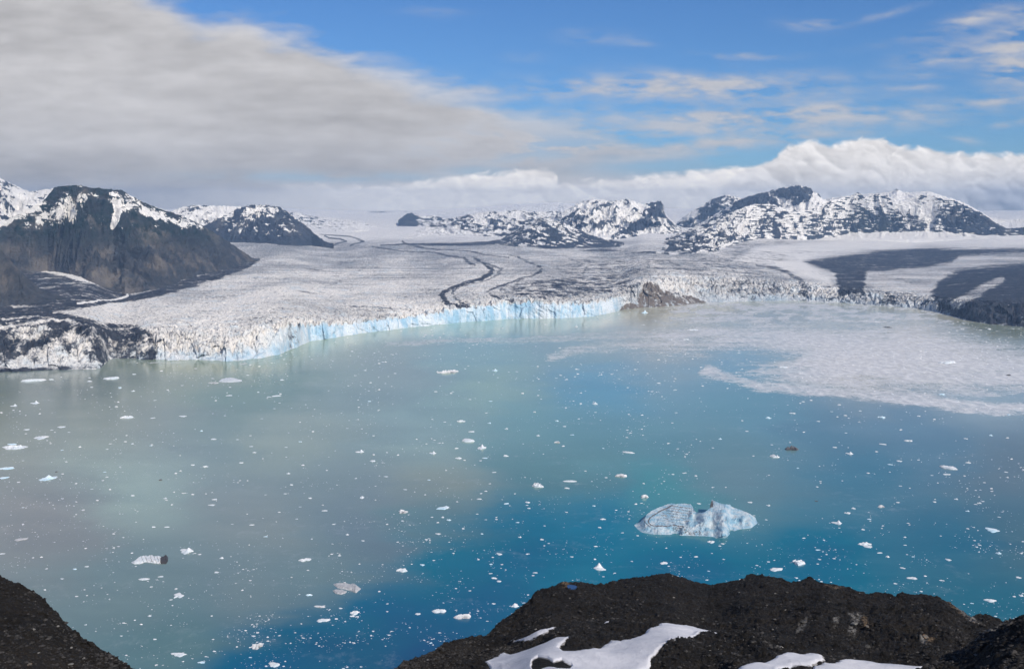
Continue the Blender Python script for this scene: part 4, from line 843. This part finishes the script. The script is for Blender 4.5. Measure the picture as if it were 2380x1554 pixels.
SMALL = [(1043, 1208, 14), (1018, 1240, 17), (990, 1253, 11), (997, 1251, 11), (1120, 1240, 9), (1160, 1287, 18), (1259, 1253, 13), (1175, 1059, 18), (1127, 1064, 17), (1065, 1065, 19), (1096, 1003, 18), (1071, 979, 24), (1382, 938, 19),
 (1140, 932, 12), (1148, 1097, 15), (1317, 1134, 15), (1226, 1167, 15), (1176, 1170, 15), (1113, 1159, 13), (1384, 1269, 11), (1294, 978, 12), (1176, 996, 11), (843, 1256, 11), (841, 1155, 15), (1005, 1053, 22), (866, 1071, 18), (897, 1107, 13),
 (1973, 1054, 22), (2051, 1032, 24), (2109, 1024, 21), (1939, 1039, 14), (1969, 1192, 17), (1983, 1181, 14), (2020, 1206, 11), (2005, 1230, 12), (2044, 1284, 18), (2062, 1293, 13), (2320, 1285, 16), (1900, 1277, 13), (2249, 1075, 14), (2089, 1071, 17),
 (2068, 1079, 14), (2048, 970, 21), (1785, 971, 19), (1840, 960, 17), (2243, 1019, 11), (1785, 1174, 12), (2187, 916, 19), (515, 1296, 14), (718, 1382, 18), (374, 1339, 15), (503, 1329, 15), (589, 1477, 13), (469, 1538, 20), (981, 1312, 15),
 (1217, 1400, 12), (1244, 1330, 14), (1159, 1350, 15), (971, 1426, 17), (1147, 1402, 12), (1148, 1343, 17), (2372, 1383, 14), (2366, 1341, 16), (2080, 1355, 12), (2097, 1319, 15), (2203, 1300, 18), (2188, 1348, 13), (2258, 1401, 9), (1850, 1342, 11),
 (1904, 1299, 11), (1617, 1293, 12), (1743, 1167, 13), (1672, 1268, 10), (1679, 1263, 11), (1624, 1170, 13), (1401, 1206, 15), (28, 1032, 30), (62, 998, 17), (143, 992, 23), (81, 937, 24), (33, 943, 17), (425, 967, 22), (355, 971, 14), (496, 1020, 19),
 (584, 1037, 11), (448, 1080, 12), (477, 1084, 15), (5, 1286, 14), (388, 1224, 17), (585, 1219, 17), (357, 1224, 12), (492, 1173, 19), (499, 1160, 15), (625, 922, 13), (533, 919, 18), (208, 886, 15), (119, 882, 13), (1150, 861, 20), (1557, 789, 14),
 (1592, 789, 18), (655, 883, 14), (818, 1431, 14), (830, 1432, 12), (1250, 1012, 13), (1330, 1010, 12), (755, 1186, 17), (720, 1157, 12), (840, 1157, 13), (670, 1100, 13), (560, 1075, 14)]
ZONES = [(lambda u, v: v > 1400 or (v > 1180 and u < 1480 and u > 2300 - v * .95), 'small white floe scattered over the deep blue water at the bottom centre', 'small floes on the deep blue water'),
         (lambda u, v: u < 1130 and v > 1080, 'small white floe scattered over the lower part of the grey water', 'small floes on the lower grey water'),
         (lambda u, v: u < 900, 'small white floe scattered over the upper part of the grey water', 'small floes on the upper grey water'),
         (lambda u, v: v < 900 and u > 1350, 'small white floe caught in the grey slush at upper right', 'small floes in the slush field'),
         (lambda u, v: u > 1750 and v > 1130, 'small white floe scattered over the blue water right of the big iceberg', 'small floes right of the big iceberg'),
         (lambda u, v: u > 1600, 'small white floe scattered over the blue water below the slush field', 'small floes below the slush field'),
         (lambda u, v: True, 'small white floe scattered over the middle of the fjord', 'small floes in the middle of the fjord')]
def water_ok(u, v): return v > curve(WL, u) + 4
pts = list(SMALL)
taken = [(a, b) for a, b, *_ in NAMED] + [(a, b) for a, b, _ in SMALL]
tries = 0
while len(pts) < 235 and tries < 5000:
    tries += 1
    u = random.uniform(0, 2379); v = 860 + 690 * random.random() ** 1.0
    if not water_ok(u, v) or (1460 < u < 1780 and 1140 < v < 1255) or (v > 1330 and u > 1180) or (u < 300 and v > 1320 + u * .75): continue
    if min(abs(u - a) + 2 * abs(v - b) for a, b in taken) < 26: continue
    taken.append((u, v)); pts.append((u, v, random.uniform(7, 12)))
for (u, v, w) in pts:
    for f_, lb, gr in ZONES:
        if f_(u, v): break
    sh = random.choice(['flat', 'lump', 'slab', 'ragged', 'peak', 'flat', 'bar'])
    floe(u, v, w, sh, random.choice('wwwwwb'), lb, 'ice floe', gr, asp={'bar': .35}.get(sh, .6), hgt={'flat': .14, 'bar': .12, 'slab': .2, 'lump': .24, 'ragged': .26, 'peak': .26}[sh], seed=random.randrange(3))

# ---- everything too small and too many to count: brash ice
def build_brash():
    rg = np.random.default_rng(5)
    n = 60000
    u = rg.uniform(-60, 2440, n); v = 700 + 870 * rg.random(n)
    cl = fbm(u / 110, v / 50, 4, 301); cl2 = fbm(u / 420 + 7, v / 190, 3, 302)
    P = at_z(u, v); sl = slush_sheen_field(u, v, P[:, 0], P[:, 1])[0]
    dens = .19 * np.clip(.55 + 2.4 * cl + 1.2 * cl2, .06, 4.0)
    dens = dens * (1 + .9 * ss(1250, 1450, v) * ss(400, 700, u) * ss(1500, 1200, u)) * (1 + .5 * ss(1000, 860, v)) + .42 * np.clip(sl, 0, 1)
    keep = (rg.random(n) < dens) & (v > np.interp(u, [p[0] for p in WL], [p[1] for p in WL]) + 1.5)
    u = u[keep]; v = v[keep]; P = P[keep]; m = len(u); sl = sl[keep]
    w = np.minimum(1.25 * (1 - rg.random(m)) ** (-1 / 2.1), 7.0); w = np.where(sl > .3, np.minimum(w * 1.15, 4.5), w)
    dist = np.sqrt((P ** 2).sum(1) + H * H); s = w * dist / FPX * .5
    K_ = 7; th = np.linspace(0, 2 * math.pi, K_, endpoint=False)[None] + rg.uniform(0, 6, (m, 1))
    ro = rg.uniform(.55, 1.25, (m, K_)); asp = rg.uniform(.45, 1.1, (m, 1))
    ang = rg.uniform(-.5, .5, (m, 1))
    def ring(k, z):
        a = ro * np.cos(th) * k; b = ro * np.sin(th) * asp * k
        return np.stack([P[:, :1] + (a * np.cos(ang) - b * np.sin(ang)) * s[:, None], P[:, 1:2] + (a * np.sin(ang) + b * np.cos(ang)) * s[:, None], np.broadcast_to(z * s[:, None], a.shape)], -1)
    hz = rg.uniform(.12, .42, (m, 1))
    V = np.concatenate([ring(1.0, -.1 * np.ones((m, 1))), ring(.98, hz * .4 * rg.uniform(.6, 1.3, (m, K_))), ring(.55, hz * rg.uniform(.7, 1.3, (m, K_))), np.stack([P[:, 0], P[:, 1], hz[:, 0] * s * 1.1], -1)[:, None]], 1)
    st = 3 * K_ + 1; base = (np.arange(m) * st)[:, None]; i = np.arange(K_)[None]; j = (i + 1) % K_
    F = []
    for r0 in (0, K_): F.append(np.stack([base + r0 + i, base + r0 + j, base + r0 + K_ + j, base + r0 + K_ + i], -1).reshape(-1, 4))
    T3 = np.stack([base + 2 * K_ + i, base + 2 * K_ + j, np.broadcast_to(base + 3 * K_, (m, K_))], -1).reshape(-1, 3)
    me = mesh_from('brash_ice', V.reshape(-1, 3), np.concatenate(F), T3, smooth=False)
    M = Mat('brash_ice', rough=.6, spec=.3)
    tag(link('brash_ice', me, M.color((.72, .72, .73))), 'countless tiny crumbs of white ice strewn over the fjord', kind='stuff')
build_brash()

# ================================================================== FOREGROUND RIDGE
Z5 = lambda pts: [(836.4 + .3358 * a, 1282.4 + .3358 * b) for a, b in pts]
Z6 = lambda pts: [(1579.8 + .3358 * a, 1282.4 + .3358 * b) for a, b in pts]
SNOW = {
 'wide tongue of snow across the middle of the dark ridge': Z5([(860, 815), (900, 770), (960, 730), (1000, 700), (1060, 690), (1110, 660), (1180, 650), (1300, 620), (1455, 588), (1440, 615), (1370, 655), (1400, 670), (1520, 685), (1640, 670), (1740, 635), (1800, 640), (1900, 610), (1990, 560), (2120, 510), (2200, 512)])
   + Z6([(50, 515), (100, 530), (150, 545), (210, 558), (275, 575), (140, 610), (60, 640), (0, 655)]) + Z5([(2140, 660), (2050, 690), (1990, 740), (1880, 780), (1800, 808), (1700, 860), (900, 870)]),
 'thin white sliver of snow high on the left flank of the dark ridge': Z5([(1050, 594), (1140, 567), (1250, 517), (1358, 480), (1340, 503), (1230, 553), (1140, 583)]),
 'tiny fleck of snow above the wide snow tongue': Z5([(1676, 494), (1695, 478), (1728, 476), (1715, 492)]),
 'narrow curved snow strip at the bottom edge of the ridge': Z6([(340, 825), (460, 765), (600, 735), (720, 715), (840, 710), (960, 712), (1010, 738), (900, 770), (780, 775), (660, 800), (600, 860), (360, 870)]),
 'snow bank in the bottom right hollow of the ridge': Z6([(880, 830), (930, 768), (1000, 755), (1130, 742), (1250, 748), (1400, 755), (1560, 770), (1710, 766), (1660, 805), (1600, 870), (900, 870)]),
}
ISLAND = Z5([(1180, 800), (1195, 770), (1230, 742), (1300, 735), (1340, 742), (1400, 722), (1462, 738), (1440, 768), (1360, 780), (1300, 775), (1240, 808), (1200, 815)])
def ground_material():
    M = Mat('dark_scree', rough=.9, spec=.25)
    p = M.pos()
    n1 = M.noise(p, .25, 5, .65); n2 = M.noise(p, 2.2, 6, .75); n3 = M.noise(p, 11.0, 4, .7)
    v = M.vor(p, 5.5); v2 = M.vor(p, 14.0)
    c = M.mix(M.ramp(n1, .35, .65), (.0065, .0052, .0042), (.017, .0135, .0105))
    c = M.mix(M.math('MULTIPLY', M.ramp(n2, .50, .66), .7), c, (.026, .024, .022))
    c = M.mix(M.math('MULTIPLY', M.ramp(n3, .60, .72), .6), c, (.075, .072, .068))
    c = M.mix(M.math('MULTIPLY', M.attr('tan'), M.ramp(n2, .45, .56)), c, (.17, .12, .075))
    c = M.mix(M.math('MULTIPLY', M.attr('pale'), M.ramp(n2, .42, .55)), c, (.20, .19, .175))
    h = M.math('ADD', M.math('MULTIPLY', n2, .5), M.math('MULTIPLY', M.math('SUBTRACT', 1.0, v), .25))
    h = M.math('ADD', h, M.math('ADD', M.math('MULTIPLY', n3, .14), M.math('MULTIPLY', v2, -.1)))
    M.bump(h, .5, .9)
    return M.color(c)
GROUND = ground_material()
def sm(name='snow'):
    M = Mat('old_snow', rough=.7, spec=.3); p = M.pos()
    n = M.noise(p, .5, 4, .6); n2 = M.noise(p, 5.0, 4, .65)
    c = M.mix(M.ramp(n, .35, .65), (.72, .71, .73), (.60, .60, .63))
    c = M.mix(M.ramp(M.math('ADD', M.attr('dirt'), M.math('MULTIPLY', M.math('SUBTRACT', n2, .5), 1.0)), .5, .9), c, (.22, .21, .20))
    M.bump(M.math('ADD', n2, M.math('MULTIPLY', n, .6)), .07, .6)
    return M.color(c)
SNOWM = sm()

def ridge(name, sil, rc, rb, u0, u1, step, vbot, seed, vfine=1580, tan=(), pale=(), folds=()):
    u = np.arange(u0, u1, step); n = len(u)
    vs = curve(sil, u); rcu = np.interp(u, [p[0] for p in rc], [p[1] for p in rc]); rbu = np.interp(u, [p[0] for p in rb], [p[1] for p in rb])
    nf = int((vfine - vs.min()) / step); nf = max(nf, 40)
    s = np.concatenate([np.linspace(0, 1, nf), np.linspace(1, 2, 24)[1:]])[:, None]
    v = np.where(s <= 1, vs + (np.maximum(vfine, vs + 30) - vs) * s, np.maximum(vfine, vs + 30) + (vbot - np.maximum(vfine, vs + 30)) * (s - 1))
    kw = int(90 / step); ker = np.hanning(2 * kw + 1); ker /= ker.sum()
    vss = np.convolve(np.pad(vs, kw, mode='edge'), ker, 'valid'); rcu = np.convolve(np.pad(rcu, kw, mode='edge'), ker, 'valid')
    q = (v - vss) / (vfine - vs.min())
    r = rcu[None] * (rbu / rcu)[None] ** np.clip(q, -.12, 1.0) * np.where(s > 1, (.25) ** (s - 1), 1)
    U = np.broadcast_to(u, v.shape)
    X = at_r(U, v, r)
    # roll over the crest, then the far side falls away to the water
    d = np.concatenate([[.35, .9, 2, 4, 8], np.geomspace(14, 520, 9)])[::-1][:, None]
    top = X[0]; dirn = top[:, :2] / np.hypot(top[:, 0], top[:, 1])[:, None]
    B = np.empty((len(d), n, 3)); B[..., :2] = top[None, :, :2] + dirn[None] * d[..., None]
    tn = (H - top[:, 2]) / rcu
    B[..., 2] = np.maximum(top[None, :, 2] - d * (tn[None] + .12 + .75 * ss(0, 12, d)), -8)
    x = np.concatenate([B[..., 0], X[..., 0]]); y = np.concatenate([B[..., 1], X[..., 1]]); z = np.concatenate([B[..., 2], X[..., 2]])
    q = np.concatenate([np.zeros(B.shape[:2]), np.maximum((v - vs) / (vfine - vs.min()), 1e-4)]); UU = np.broadcast_to(u, x.shape); VV = np.concatenate([np.broadcast_to(vs, B.shape[:2]), v])
    flat = np.zeros(x.shape)
    if name == 'ground':
        for q_ in SNOW.values(): flat = np.maximum(flat, poly_mask(UU, VV, q_, 9))
    flat = flat * (q > 0)
    big = .8 * fbm(x / 9, y / 13, 3, seed) * ss(.02, .35, q) + .45 * (ridged((x + y * .5) / 7, y / 10, 3, seed + 1) - .6) * ss(.0, .2, q)
    med = .26 * fbm(x / 2.6, y / 3.2, 4, seed + 2) * (.35 + .65 * ss(0, .12, q))
    f1, f2, cid = worley(x / .55, y / .7, seed + 3); g1, g2, gid = worley(x / .22, y / .26, seed + 4)
    med = med * (1 - .93 * flat); big = big * (1 - .35 * flat)
    sml = (1 - flat) * .16 * (cid - .4) * (cid > .55) * ss(.5, .25, f1) + (1 - flat) * .07 * fbm(x / .4, y / .4, 3, seed + 5) + (1 - flat) * .05 * (gid > .6) * ss(.5, .2, g1)
    inb = q > 0
    zz = z + np.where(inb, big + med, med * .35) ; zf = zz + sml
    me = mesh_from(name, np.stack([x, y, zf], -1), grid_faces(*x.shape)[:, ::-1], smooth=True)
    pu, pv = UU, VV
    ta = np.zeros(x.shape); pa = np.zeros(x.shape)
    for pts in tan: ta = np.maximum(ta, poly_mask(pu, pv, pts, 4))
    for pts in pale: pa = np.maximum(pa, poly_mask(pu, pv, pts, 3))
    attr(me, 'tan', ta); attr(me, 'pale', pa)
    o = tag(link(name, me, GROUND), kind='structure')
    return dict(x=x, y=y, z=zz, zf=zf, u=pu, v=pv)
MAIN = [(-700, 1760), (500, 1740), (800, 1660), (880, 1590), (905, 1562), (925, 1547), (960, 1532), (1000, 1514), (1040, 1493), (1060, 1484), (1100, 1481), (1130, 1475), (1145, 1461), (1160, 1446), (1190, 1426), (1215, 1406), (1232, 1395), (1238, 1381), (1255, 1371), (1275, 1366), (1293, 1358),
        (1305, 1352), (1340, 1350), (1360, 1352), (1385, 1358), (1405, 1357), (1430, 1349), (1450, 1345), (1480, 1341), (1510, 1338), (1535, 1332), (1560, 1334), (1590, 1343), (1620, 1352), (1650, 1358), (1675, 1352), (1700, 1348), (1728, 1345), (1735, 1336), (1745, 1334), (1780, 1337), (1810, 1342),
        (1830, 1350), (1850, 1354), (1870, 1344), (1885, 1343), (1905, 1352), (1925, 1357), (1960, 1360), (1990, 1372), (2020, 1380), (2035, 1375), (2060, 1378), (2080, 1384), (2095, 1376), (2110, 1382), (2150, 1381), (2180, 1388), (2205, 1397), (2230, 1415), (2255, 1434), (2275, 1427), (2300, 1432),
        (2320, 1440), (2335, 1450), (2360, 1460), (2500, 1500), (3000, 1600)]
G1 = ridge('ground', MAIN, [(-700, 30), (800, 38), (950, 46), (1150, 58), (1300, 68), (1550, 76), (1800, 78), (2100, 74), (2300, 68), (3000, 55)], [(-700, 24), (900, 30), (1500, 33), (2100, 34), (3000, 32)], 780, 2620, .9, 2700, 401,
           tan=[Z5([(1390, 215), (1430, 190), (1460, 205), (1440, 245), (1400, 245)]), Z6([(1840, 330), (1920, 350), (2000, 440), (2100, 530), (2050, 520), (1960, 440), (1880, 380)]), Z6([(1270, 480), (1330, 540), (1290, 550), (1250, 500)]), Z6([(1680, 585), (1760, 590), (1740, 620), (1680, 610)]), Z6([(1000, 232), (1150, 240), (1080, 262)])],
           pale=[Z6([(1160, 450), (1250, 455), (1260, 480), (1210, 545), (1160, 530), (1190, 490)]), Z6([(820, 470), (880, 460), (860, 500), (800, 510)]), Z6([(1650, 585), (1720, 590), (1690, 612)]), Z6([(1060, 475), (1100, 475), (1090, 505), (1060, 500)]), Z6([(1860, 330), (1950, 360), (2090, 520), (1990, 470)])])
RIGHT = [(2020, 1640), (2060, 1600), (2130, 1556), (2201, 1522), (2230, 1510), (2251, 1497), (2285, 1471), (2318, 1454), (2345, 1440), (2379, 1432), (2450, 1415), (2600, 1390), (2900, 1380)]
G2 = ridge('rock_slope', RIGHT, [(2000, 30), (2200, 36), (2400, 40), (2900, 42)], [(2000, 22), (2900, 24)], 2000, 2620, .9, 2700, 451, tan=[Z6([(1900, 700), (1980, 650), (2100, 640), (2080, 680), (1960, 720)])], pale=[Z6([(2080, 570), (2200, 510), (2300, 470), (2280, 500), (2150, 570), (2040, 610)])])
LEFT = [(-500, 1180), (-150, 1270), (-40, 1312), (0, 1338), (40, 1357), (90, 1380), (105, 1392), (110, 1402), (135, 1425), (150, 1445), (175, 1470), (210, 1495), (250, 1515), (280, 1532), (310, 1554), (340, 1582), (400, 1640), (500, 1740), (560, 1800)]
G3 = ridge('hill_slope', LEFT, [(-500, 66), (0, 52), (200, 44), (310, 38), (560, 30)], [(-500, 30), (560, 26)], -260, 520, .9, 2700, 471)

for lb, pts in SNOW.items():
    g = G1; m = poly_mask(g['u'] + 6 * fbm(g['x'] * .5, g['y'] * .5, 5, 481, .65), g['v'] + 4 * fbm(g['x'] * .5 + 5, g['y'] * .5, 5, 482, .65), pts, 4.5)
    if lb.startswith('wide'): m = m * (1 - poly_mask(g['u'] + 3 * fbm(g['x'], g['y'], 3, 483), g['v'], ISLAND, 3.5))
    z = g['z'] - .06 + .15 * m + .010 * fbm(g['x'] / 1.5, g['y'] / 1.5, 3, 484)
    F = grid_faces(*m.shape)[:, ::-1]; mf = m.ravel()
    F = F[(mf[F] > .04).any(1)]
    ids, inv = np.unique(F, return_inverse=True)
    V = np.stack([g['x'], g['y'], z], -1).reshape(-1, 3)[ids]
    me = mesh_from('snow_patch', V, inv.reshape(-1, 4)); attr(me, 'dirt', (1 - ss(.38, .97, mf[ids])) * .95)
    tag(link('snow_patch', me, SNOWM), lb, 'snow patch', 'old snow lying on the dark ridge')

def ground_point(g, u, v):
    """the ridge vertex seen at (u, v)"""
    pu, pv = g.get('p') or g.setdefault('p', proj(g['x'], g['y'], g['zf']))
    i = np.argmin((pu - u) ** 2 + (pv - v) ** 2)
    return np.array([g['x'].ravel()[i], g['y'].ravel()[i], g['zf'].ravel()[i]])
# small meltwater pool in a hollow near the crest
pp = ground_point(G1, 1328, 1367)
th = np.linspace(0, 2 * math.pi, 28, endpoint=False)
rad = .27 * (1 + .12 * np.sin(3 * th + 1))
V = [(rad[k] * math.cos(th[k]) * 1.1, rad[k] * math.sin(th[k]) * 1.5, 0.12) for k in range(28)] + [(rad[k] * math.cos(th[k]) * .8, rad[k] * math.sin(th[k]), -.3) for k in range(28)] + [(0, 0, .12)]
M = Mat('pool_water', rough=.08, spec=.5)
me = mesh_from('pool', V, [(k, k + 28, (k + 1) % 28 + 28, (k + 1) % 28) for k in range(28)], [(56, k, (k + 1) % 28) for k in range(28)], smooth=False)
o = link('pool', me, M.color((.03, .07, .16))); o.location = pp; tag(o, 'tiny blue meltwater pool in a dip at the crest of the dark ridge', 'pool')

# ---- boulders
def stone_mesh(seed, sub=3):
    import bmesh
    rg = np.random.default_rng(seed); bm = bmesh.new(); bmesh.ops.create_icosphere(bm, subdivisions=sub, radius=.5)
    P = np.array([v.co[:] for v in bm.verts])
    for _ in range(9):
        nrm = rg.normal(size=3); nrm /= np.linalg.norm(nrm); dcut = rg.uniform(.26, .42)
        h = P @ nrm - dcut; P = P - np.outer(np.clip(h, 0, None), nrm) * .92
    P = P * np.array([1, rg.uniform(.7, .95), rg.uniform(.5, .75)])
    P = P * (1 + .10 * fbm(P[:, 0] * 4 + seed, P[:, 1] * 4 + P[:, 2] * 3, 3, seed)[:, None])
    for v, c in zip(bm.verts, P): v.co = c
    me = bpy.data.meshes.new('boulder'); bm.to_mesh(me); bm.free(); return me
def stone_mat(name, a, b, t=None):
    M = Mat(name, rough=.85, spec=.25); p = M.pos(obj=True); n = M.noise(p, 3.0, 5, .7)
    c = M.mix(M.ramp(n, .35, .65), a, b)
    if t: c = M.mix(M.ramp(M.noise(p, 1.6, 3, .6), .5, .6), c, t)
    M.bump(n, .1, .7); return M.color(c)
SM = {'dark': stone_mat('boulder_dark', (.011, .0105, .010), (.03, .028, .026)), 'grey': stone_mat('boulder_grey', (.035, .034, .032), (.085, .082, .076)),
      'pale': stone_mat('boulder_pale', (.14, .135, .125), (.24, .23, .21)), 'tan': stone_mat('boulder_rusty', (.10, .09, .08), (.18, .16, .13), (.22, .11, .045))}
SMESH = {}
def boulder(g, u, v, w, m, label, group=None, seed=0, flat=1.0):
    p = ground_point(g, u, v); k = (m, seed)
    if k not in SMESH:
        me = stone_mesh(600 + seed * 7 + len(m)); me.materials.append(SM[m]); SMESH[k] = me
    o = bpy.data.objects.new('boulder', SMESH[k]); COL.objects.link(o)
    s = w * np.linalg.norm(p - np.array([0, 0, H])) / FPX
    o.location = (p[0], p[1], p[2] + s * .08); o.scale = (s, s, s * flat); o.rotation_euler = (random.uniform(-.3, .3), random.uniform(-.3, .3), random.uniform(0, 6))
    return tag(o, label, 'boulder', group)
BL = [(1300, 655, 22, 'grey', 'large grey boulder in the lower middle of the right half of the ridge'), (885, 645, 18, 'dark', 'right one of two dark boulders side by side on the ridge'), (842, 655, 14, 'dark', 'left one of two dark boulders side by side on the ridge'),
      (638, 532, 9, 'pale', 'small pale stone left of the pale rock outcrop'), (1695, 590, 24, 'tan', 'pale rusty boulder low on the right part of the ridge'), (1610, 362, 10, 'grey', 'grey boulder high on the right flank of the ridge'),
      (1205, 505, 34, 'pale', 'biggest pale rock slab standing out of the dark ridge'), (1292, 515, 20, 'tan', 'rusty orange rock just right of the biggest pale slab'), (1085, 488, 18, 'grey', 'grey rock just left of the biggest pale slab'),
      (850, 488, 22, 'grey', 'grey block on the ridge above the two dark boulders'), (660, 283, 10, 'pale', 'pale pointed stone near the middle of the crest'), (250, 480, 12, 'grey', 'grey stone above the right tip of the wide snow tongue'),
      (498, 622, 16, 'grey', 'grey boulder between the snow tongue and the narrow strip'), (1730, 716, 12, 'grey', 'grey stone at the right end of the snow bank'), (1405, 440, 18, 'dark', 'dark block in the middle of the right half of the ridge'), (935, 590, 10, 'tan', 'small tan stone above the two dark boulders')]
for (a, b, w, m, lb) in BL:
    boulder(G1, 1579.8 + .3358 * a, 1282.4 + .3358 * b, w * .62, m, lb, seed=int(a) % 4, flat=.8)
SH = [Z5([(1880, 0), (1900, 0), (1880, 5)])]
for k in range(110):
    u = random.uniform(1000, 2360); v = curve(MAIN, u) + 6 + (1552 - curve(MAIN, u)) * random.random() ** 1.1
    if v > 1552 or any(poly_mask(np.array([u]), np.array([v]), q_, 2)[0] > .3 for q_ in SNOW.values()): continue
    if v > curve(RIGHT, u) - 8 and u > 2120: continue
    boulder(G1, u, v, random.uniform(3.5, 8.5) * (1 + .4 * (random.random() > .85)), random.choice(['dark', 'grey', 'dark', 'dark', 'dark', 'grey', 'pale']), 'small stone among the scree of the long dark ridge', 'stones on the long dark ridge', seed=random.randrange(4), flat=.85)
for k, (u, v, w, m, lb) in enumerate([(165, 1543, 14, 'pale', 'pale stone low on the dark slope at the lower left corner'), (40, 1478, 10, 'grey', 'grey stone halfway up the dark slope at the lower left corner'), (115, 1480, 11, 'grey', 'grey stone near the outline of the left corner slope'), (70, 1545, 12, 'tan', 'rusty stone at the very bottom of the left corner slope')]):
    boulder(G3, u, v, w, m, lb, seed=k % 4, flat=.8)
for k in range(26):
    u = random.uniform(0, 290); v = curve(LEFT, u) + 8 + (1550 - curve(LEFT, u)) * random.random()
    if v < 1552: boulder(G3, u, v, random.uniform(3, 7), random.choice(['dark', 'grey']), 'small stone on the dark slope in the lower left corner', 'stones on the left corner slope', seed=random.randrange(4))
for k in range(22):
    u = random.uniform(2180, 2378); v = curve(RIGHT, u) + 6 + (1550 - curve(RIGHT, u)) * random.random()
    if v < 1552: boulder(G2, u, v, random.uniform(4, 9), random.choice(['dark', 'grey', 'grey']), 'small stone on the nearer slope in the lower right corner', 'stones on the right corner slope', seed=random.randrange(4))

def gravel():
    rg = np.random.default_rng(9); Vs = []; n_tot = 0
    ico = np.array([(0, 0, 1), (.9, 0, .3), (.28, .85, .25), (-.72, .53, .3), (-.72, -.53, .2), (.28, -.85, .3), (0, 0, -.6)])
    T = np.array([(0, 1, 2), (0, 2, 3), (0, 3, 4), (0, 4, 5), (0, 5, 1), (6, 2, 1), (6, 3, 2), (6, 4, 3), (6, 5, 4), (6, 1, 5)])
    tone = []
    for g, sil, n in ((G1, MAIN, 15000), (G2, RIGHT, 1800), (G3, LEFT, 2200)):
        pu, pv = g['p'] if 'p' in g else proj(g['x'], g['y'], g['zf'])
        ok = np.flatnonzero((pu.ravel() > -5) & (pu.ravel() < 2385) & (pv.ravel() < 1560) & (g['v'].ravel() > curve(sil, g['u'].ravel()) + 1))
        w_ = fbm(g['x'].ravel()[ok] / 3, g['y'].ravel()[ok] / 3, 3, 91) + .6
        ok = ok[rg.random(len(ok)) < np.clip(w_, .05, 1)]
        if g is G1:
            sn = np.zeros(len(ok), bool)
            for q_ in SNOW.values(): sn |= poly_mask(g['u'].ravel()[ok], g['v'].ravel()[ok], q_, 2) > .2
            ok = ok[~sn]
        idx = rg.choice(ok, n)
        P = np.stack([g['x'].ravel()[idx], g['y'].ravel()[idx], g['zf'].ravel()[idx]], -1)
        s = np.minimum(.028 * (1 - rg.random(n)) ** (-1 / 2.2), .14)
        a = rg.uniform(0, 6.28, n); Q = ico[None] * rg.uniform(.6, 1.2, (n, 7, 1)) * np.array([1, .8, .6])
        X = Q[..., 0] * np.cos(a)[:, None] - Q[..., 1] * np.sin(a)[:, None]; Y = Q[..., 0] * np.sin(a)[:, None] + Q[..., 1] * np.cos(a)[:, None]
        Vs.append(P[:, None] + np.stack([X, Y, Q[..., 2]], -1) * s[:, None, None]); n_tot += n; tone.append(np.repeat(rg.random(n), 7))
    V = np.concatenate(Vs).reshape(-1, 3)
    F3 = (np.arange(n_tot)[:, None, None] * 7 + T[None]).reshape(-1, 3)
    me = mesh_from('gravel', V, None, F3, smooth=False); attr(me, 'tone', np.concatenate(tone))
    M = Mat('gravel', rough=.85, spec=.3); t = M.attr('tone')
    c = M.mix(M.ramp(t, .2, .95), (.010, .009, .0085), (.045, .042, .040)); c = M.mix(M.ramp(t, .975, 1.0), c, (.20, .19, .175))
    tag(link('gravel', me, M.color(c)), 'loose dark gravel and grit covering the near slopes', kind='stuff')
gravel()

# ================================================================== HAZE
def build_haze():
    x0, x1, y0, y1, z0, z1 = -21500, 21500, -3200, 27000, -60, 900
    V = [(x, y, z) for z in (z0, z1) for y in (y0, y1) for x in (x0, x1)]
    F = [(0, 2, 3, 1), (4, 5, 7, 6), (0, 1, 5, 4), (2, 6, 7, 3), (0, 4, 6, 2), (1, 3, 7, 5)]
    me = mesh_from('haze', V, F, smooth=False)
    m = bpy.data.materials.new('haze_air'); m.use_nodes = True; n = m.node_tree.nodes; n.remove(n['Principled BSDF'])
    pv = n.new('ShaderNodeVolumePrincipled'); pv.inputs['Color'].default_value = (.40, .64, 1.0, 1); pv.inputs['Density'].default_value = 3.4e-5
    m.node_tree.links.new(pv.outputs[0], n['Material Output'].inputs['Volume'])
    tag(link('haze', me, m), kind='stuff')
build_haze()
